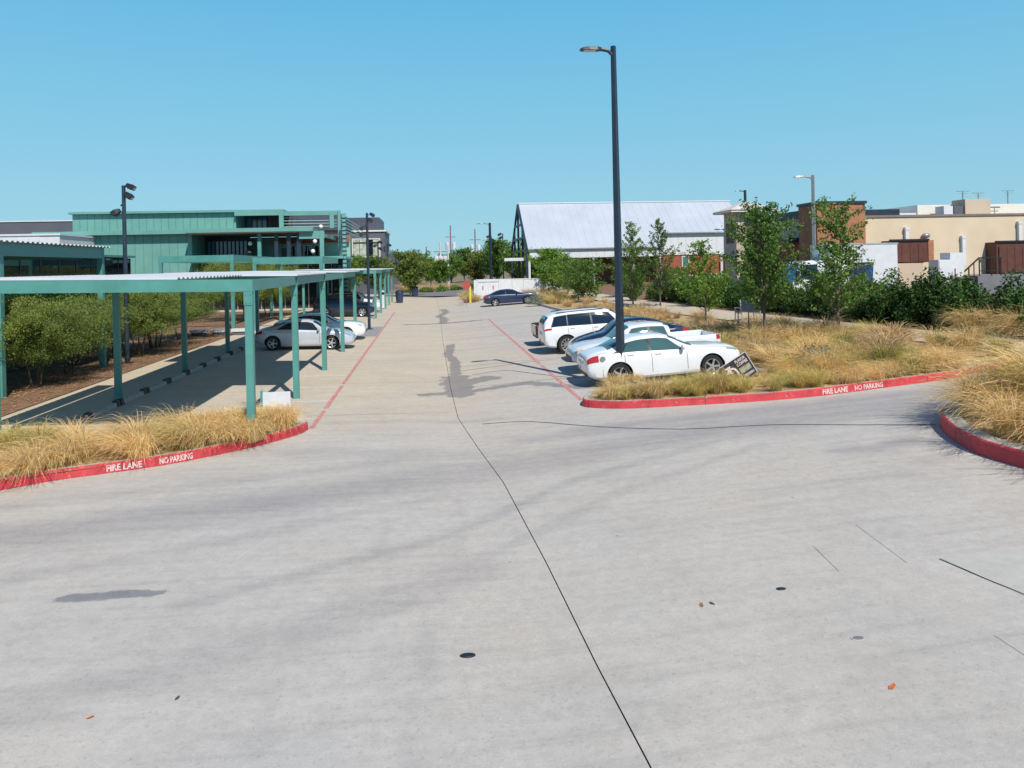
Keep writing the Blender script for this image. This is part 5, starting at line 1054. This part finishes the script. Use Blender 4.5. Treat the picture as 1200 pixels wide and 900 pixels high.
# brick and beige commercial building
cb = thing('brick_tower', (29.7,52.5,1.3), 'square orange brick tower block in front of the beige wall', 'building'); B(27.95,31.65,51.3,54,1.2,7.85).build('wall', BRICK, cb, True); B(27.85,31.75,51.2,54.1,7.86,8.05).build('coping', DARKM, cb, True)
sb = thing('shaded_shop', (31,60,1.3), 'brick and tan shop wing in shade left of the brick tower', 'building')
B(28.4,36,54.2,64,1.2,5.55).build('lower_wall', BRICKR, sb, True); B(28.35,36,54.15,64.1,5.56,7.0).build('upper_band', BEIGEL, sb, True); B(28.15,36.2,54.1,64.3,7.01,7.6).build('fascia', mat('blue_black_fascia', (.015,.025,.045), .5), sb, True); B(27.3,28.3,54.3,57,5.2,5.55).build('awning', DARKM, sb, True)
for k in range(3): B(28.32,28.38,55+2.2*k,56.6+2.2*k,1.6,4.0).build('window', GLASS, sb, True)
ht = thing('hip_roof_tower', (31.7,70,1.3), 'stone entry tower with a pale pyramid roof beside the hangar', 'building'); B(30.1,33.1,70.6,73.6,1.2,8.6).build('wall', STONE, ht, True)
m = MB(); m.add([(29.2,69.7,8.82),(34.1,69.7,8.82),(34.1,74.6,8.82),(29.2,74.6,8.82),(31.65,72.1,9.8)], [(0,1,4),(1,2,4),(2,3,4),(3,0,4),(3,2,1,0)]); m.build('roof', ROOFT, ht, True); B(29.3,34.0,69.8,74.5,8.61,8.81).build('eave_band', CREAM, ht, True)
B(30.04,30.09,71.2,73,5.6,7.6).build('louvre_panel', BROWN, ht, True)
bb = thing('beige_building', (45,56,1.38), 'long beige stucco building with brown loading doors behind the hedge', 'building')
B(31.66,70,52,70,1.2,6.85).build('wall', BEIGE, bb, True); B(31.76,70.1,51.92,70.1,6.86,7.02).build('parapet_cap', mat('brown_cap', (.20,.15,.13), .7), bb, True)
B(38.3,70,55,69,7.03,7.95).build('roof_screen', CREAM, bb, True); B(33,38.2,55,60,7.03,7.35).build('roof_curb', PALEG, bb, True)
u = B(41.2,43.3,53.5,55.0,7.03,8.25).build('roof_unit', BEIGEL, bb, True)
for k, X in enumerate((39.5,40.35)): B(X,X+.75,53.6,54.6,7.03,7.75).build('vent_unit', GREYD if k else PALEG, bb, True)
for X, Z in ((41.4,8.9),(42.7,8.75),(45.2,8.9)): MB().bar((X,54,7.9),(X,54,Z),.06).bar((X-.5,54,Z),(X+.5,54,Z),.05).bar((X-.35,53.9,Z-.18),(X+.35,53.9,Z-.18),.03).build('roof_antenna', STEEL, bb, True)
for X, z0, z1 in ((35.2,5.2,5.9),(39.7,3.2,5.2),(44.3,4.9,6.2)): MB().box(X-.13,X+.13,51.75,52.0,z0,z1).build('downpipe', PALEG, bb, True); B(X-.16,X+.16,51.72,52.0,z1,z1+.2).build('rain_head', WHITE, bb, True)
wl_ = MB().ball((36.7,51.8,5.45),.3,12,(1,.8,.7)); wl_.build('wall_lamp', STEEL, bb, True)
def dock(x0, x1, z0, z1, side):
    f = B(x0,x1,50.9,51.99,z0,z1).build('dock_surround', BROWN, bb, True); n = max(3, int((x1-x0)/.62)); w = (x1-x0-.3)/n
    for k in range(n): B(x0+.15+w*k+.015,x0+.15+w*(k+1)-.015,50.82,50.9,z0+.05,z1-.32).build('door_panel', BROWN, f, True)
    B(x0-.05,x1+.05,50.78,51.0,z1-.02,z1+.1).build('dock_lintel', BLACKP, f, True)
    if side: B(x1+.002,x1+.42,50.85,51.99,z0,z1).build('brick_pier', BRICK, bb, True)
dock(33.3,36.2,3.5,5.1,True); dock(41.6,50,2.55,4.85,False)
B(31.8,34.9,49.6,51.9,1.2,3.45).build('ramp_wall', BEIGEL, bb, True); B(37.4,55,47.5,51.9,1.2,2.5).build('loading_dock', DOCK, bb, True); B(31.9,32.7,49.5,49.6,2.6,3.3).build('notice', mat('pink_notice', (.6,.42,.46), .8), bb, True)
rl = MB()
for X in (37.6,38.5,39.2): rl.bar((X,47.6,2.5),(X,47.6,3.75),.06)
rl.bar((37.6,47.6,3.75),(39.3,47.6,3.75),.07).bar((37.6,47.6,2.85),(39.3,47.6,2.85),.05).bar((37.6,47.6,3.75),(36.2,47.6,2.6),.08)
for k in range(3): rl.bar((37.2-.4*k,47.6,3.4-.33*k),(37.2-.4*k,47.6,1.9-.2*k),.05)
rl.build('stair_rail', BLACKP, bb, True)
for k in range(5): B(35.4+.42*k,37.35,47.7,49.2,1.2+.24*k,1.2+.24*(k+1)-.002).build('stair_step', DOCK, bb, True)
cbx = thing('white_cabinet', (34.6,47.0,1.38), 'tall white equipment cabinet with pipe rails by the loading stairs', 'cabinet'); B(-.8,.1,-.5,.5,0,2.3).build('cabinet_body', WHITE, cbx); B(.12,1.1,-.4,.6,1.0,2.75).build('upper_unit', PALEG, cbx); B(-.76,-.1,-.53,-.5,.1,2.2).build('cabinet_door', PALEG, cbx)
m = MB()
for z in (.7,1.0): m.bar((-.9,-.6,z+.0),(1.3,-.6,z+.15),.06)
for X in (-.95,.3,1.3): m.bar((X,-.6,0),(X,-.6,1.7),.05)
m.build('pipe_rail', BROWN, cbx)
du = thing('dumpster', (25.75,42.1,1.36), 'blue steel dumpster right of the box truck', 'dumpster'); du.scale = (.36, .6, 1.28); mm = MB(); mm.add([(-.8,-.7,.1),(.8,-.7,.1),(.8,.7,.1),(-.8,.7,.1),(-1,-.85,1.7),(1,-.85,1.7),(1,.85,1.7),(-1,.85,1.7)], [(0,3,2,1),(0,1,5,4),(1,2,6,5),(2,3,7,6),(3,0,4,7),(4,5,6,7)]); mm.build('bin', BLUED, du); B(-1.04,1.04,-.9,.9,1.72,1.8).build('lid', BLACKP, du)
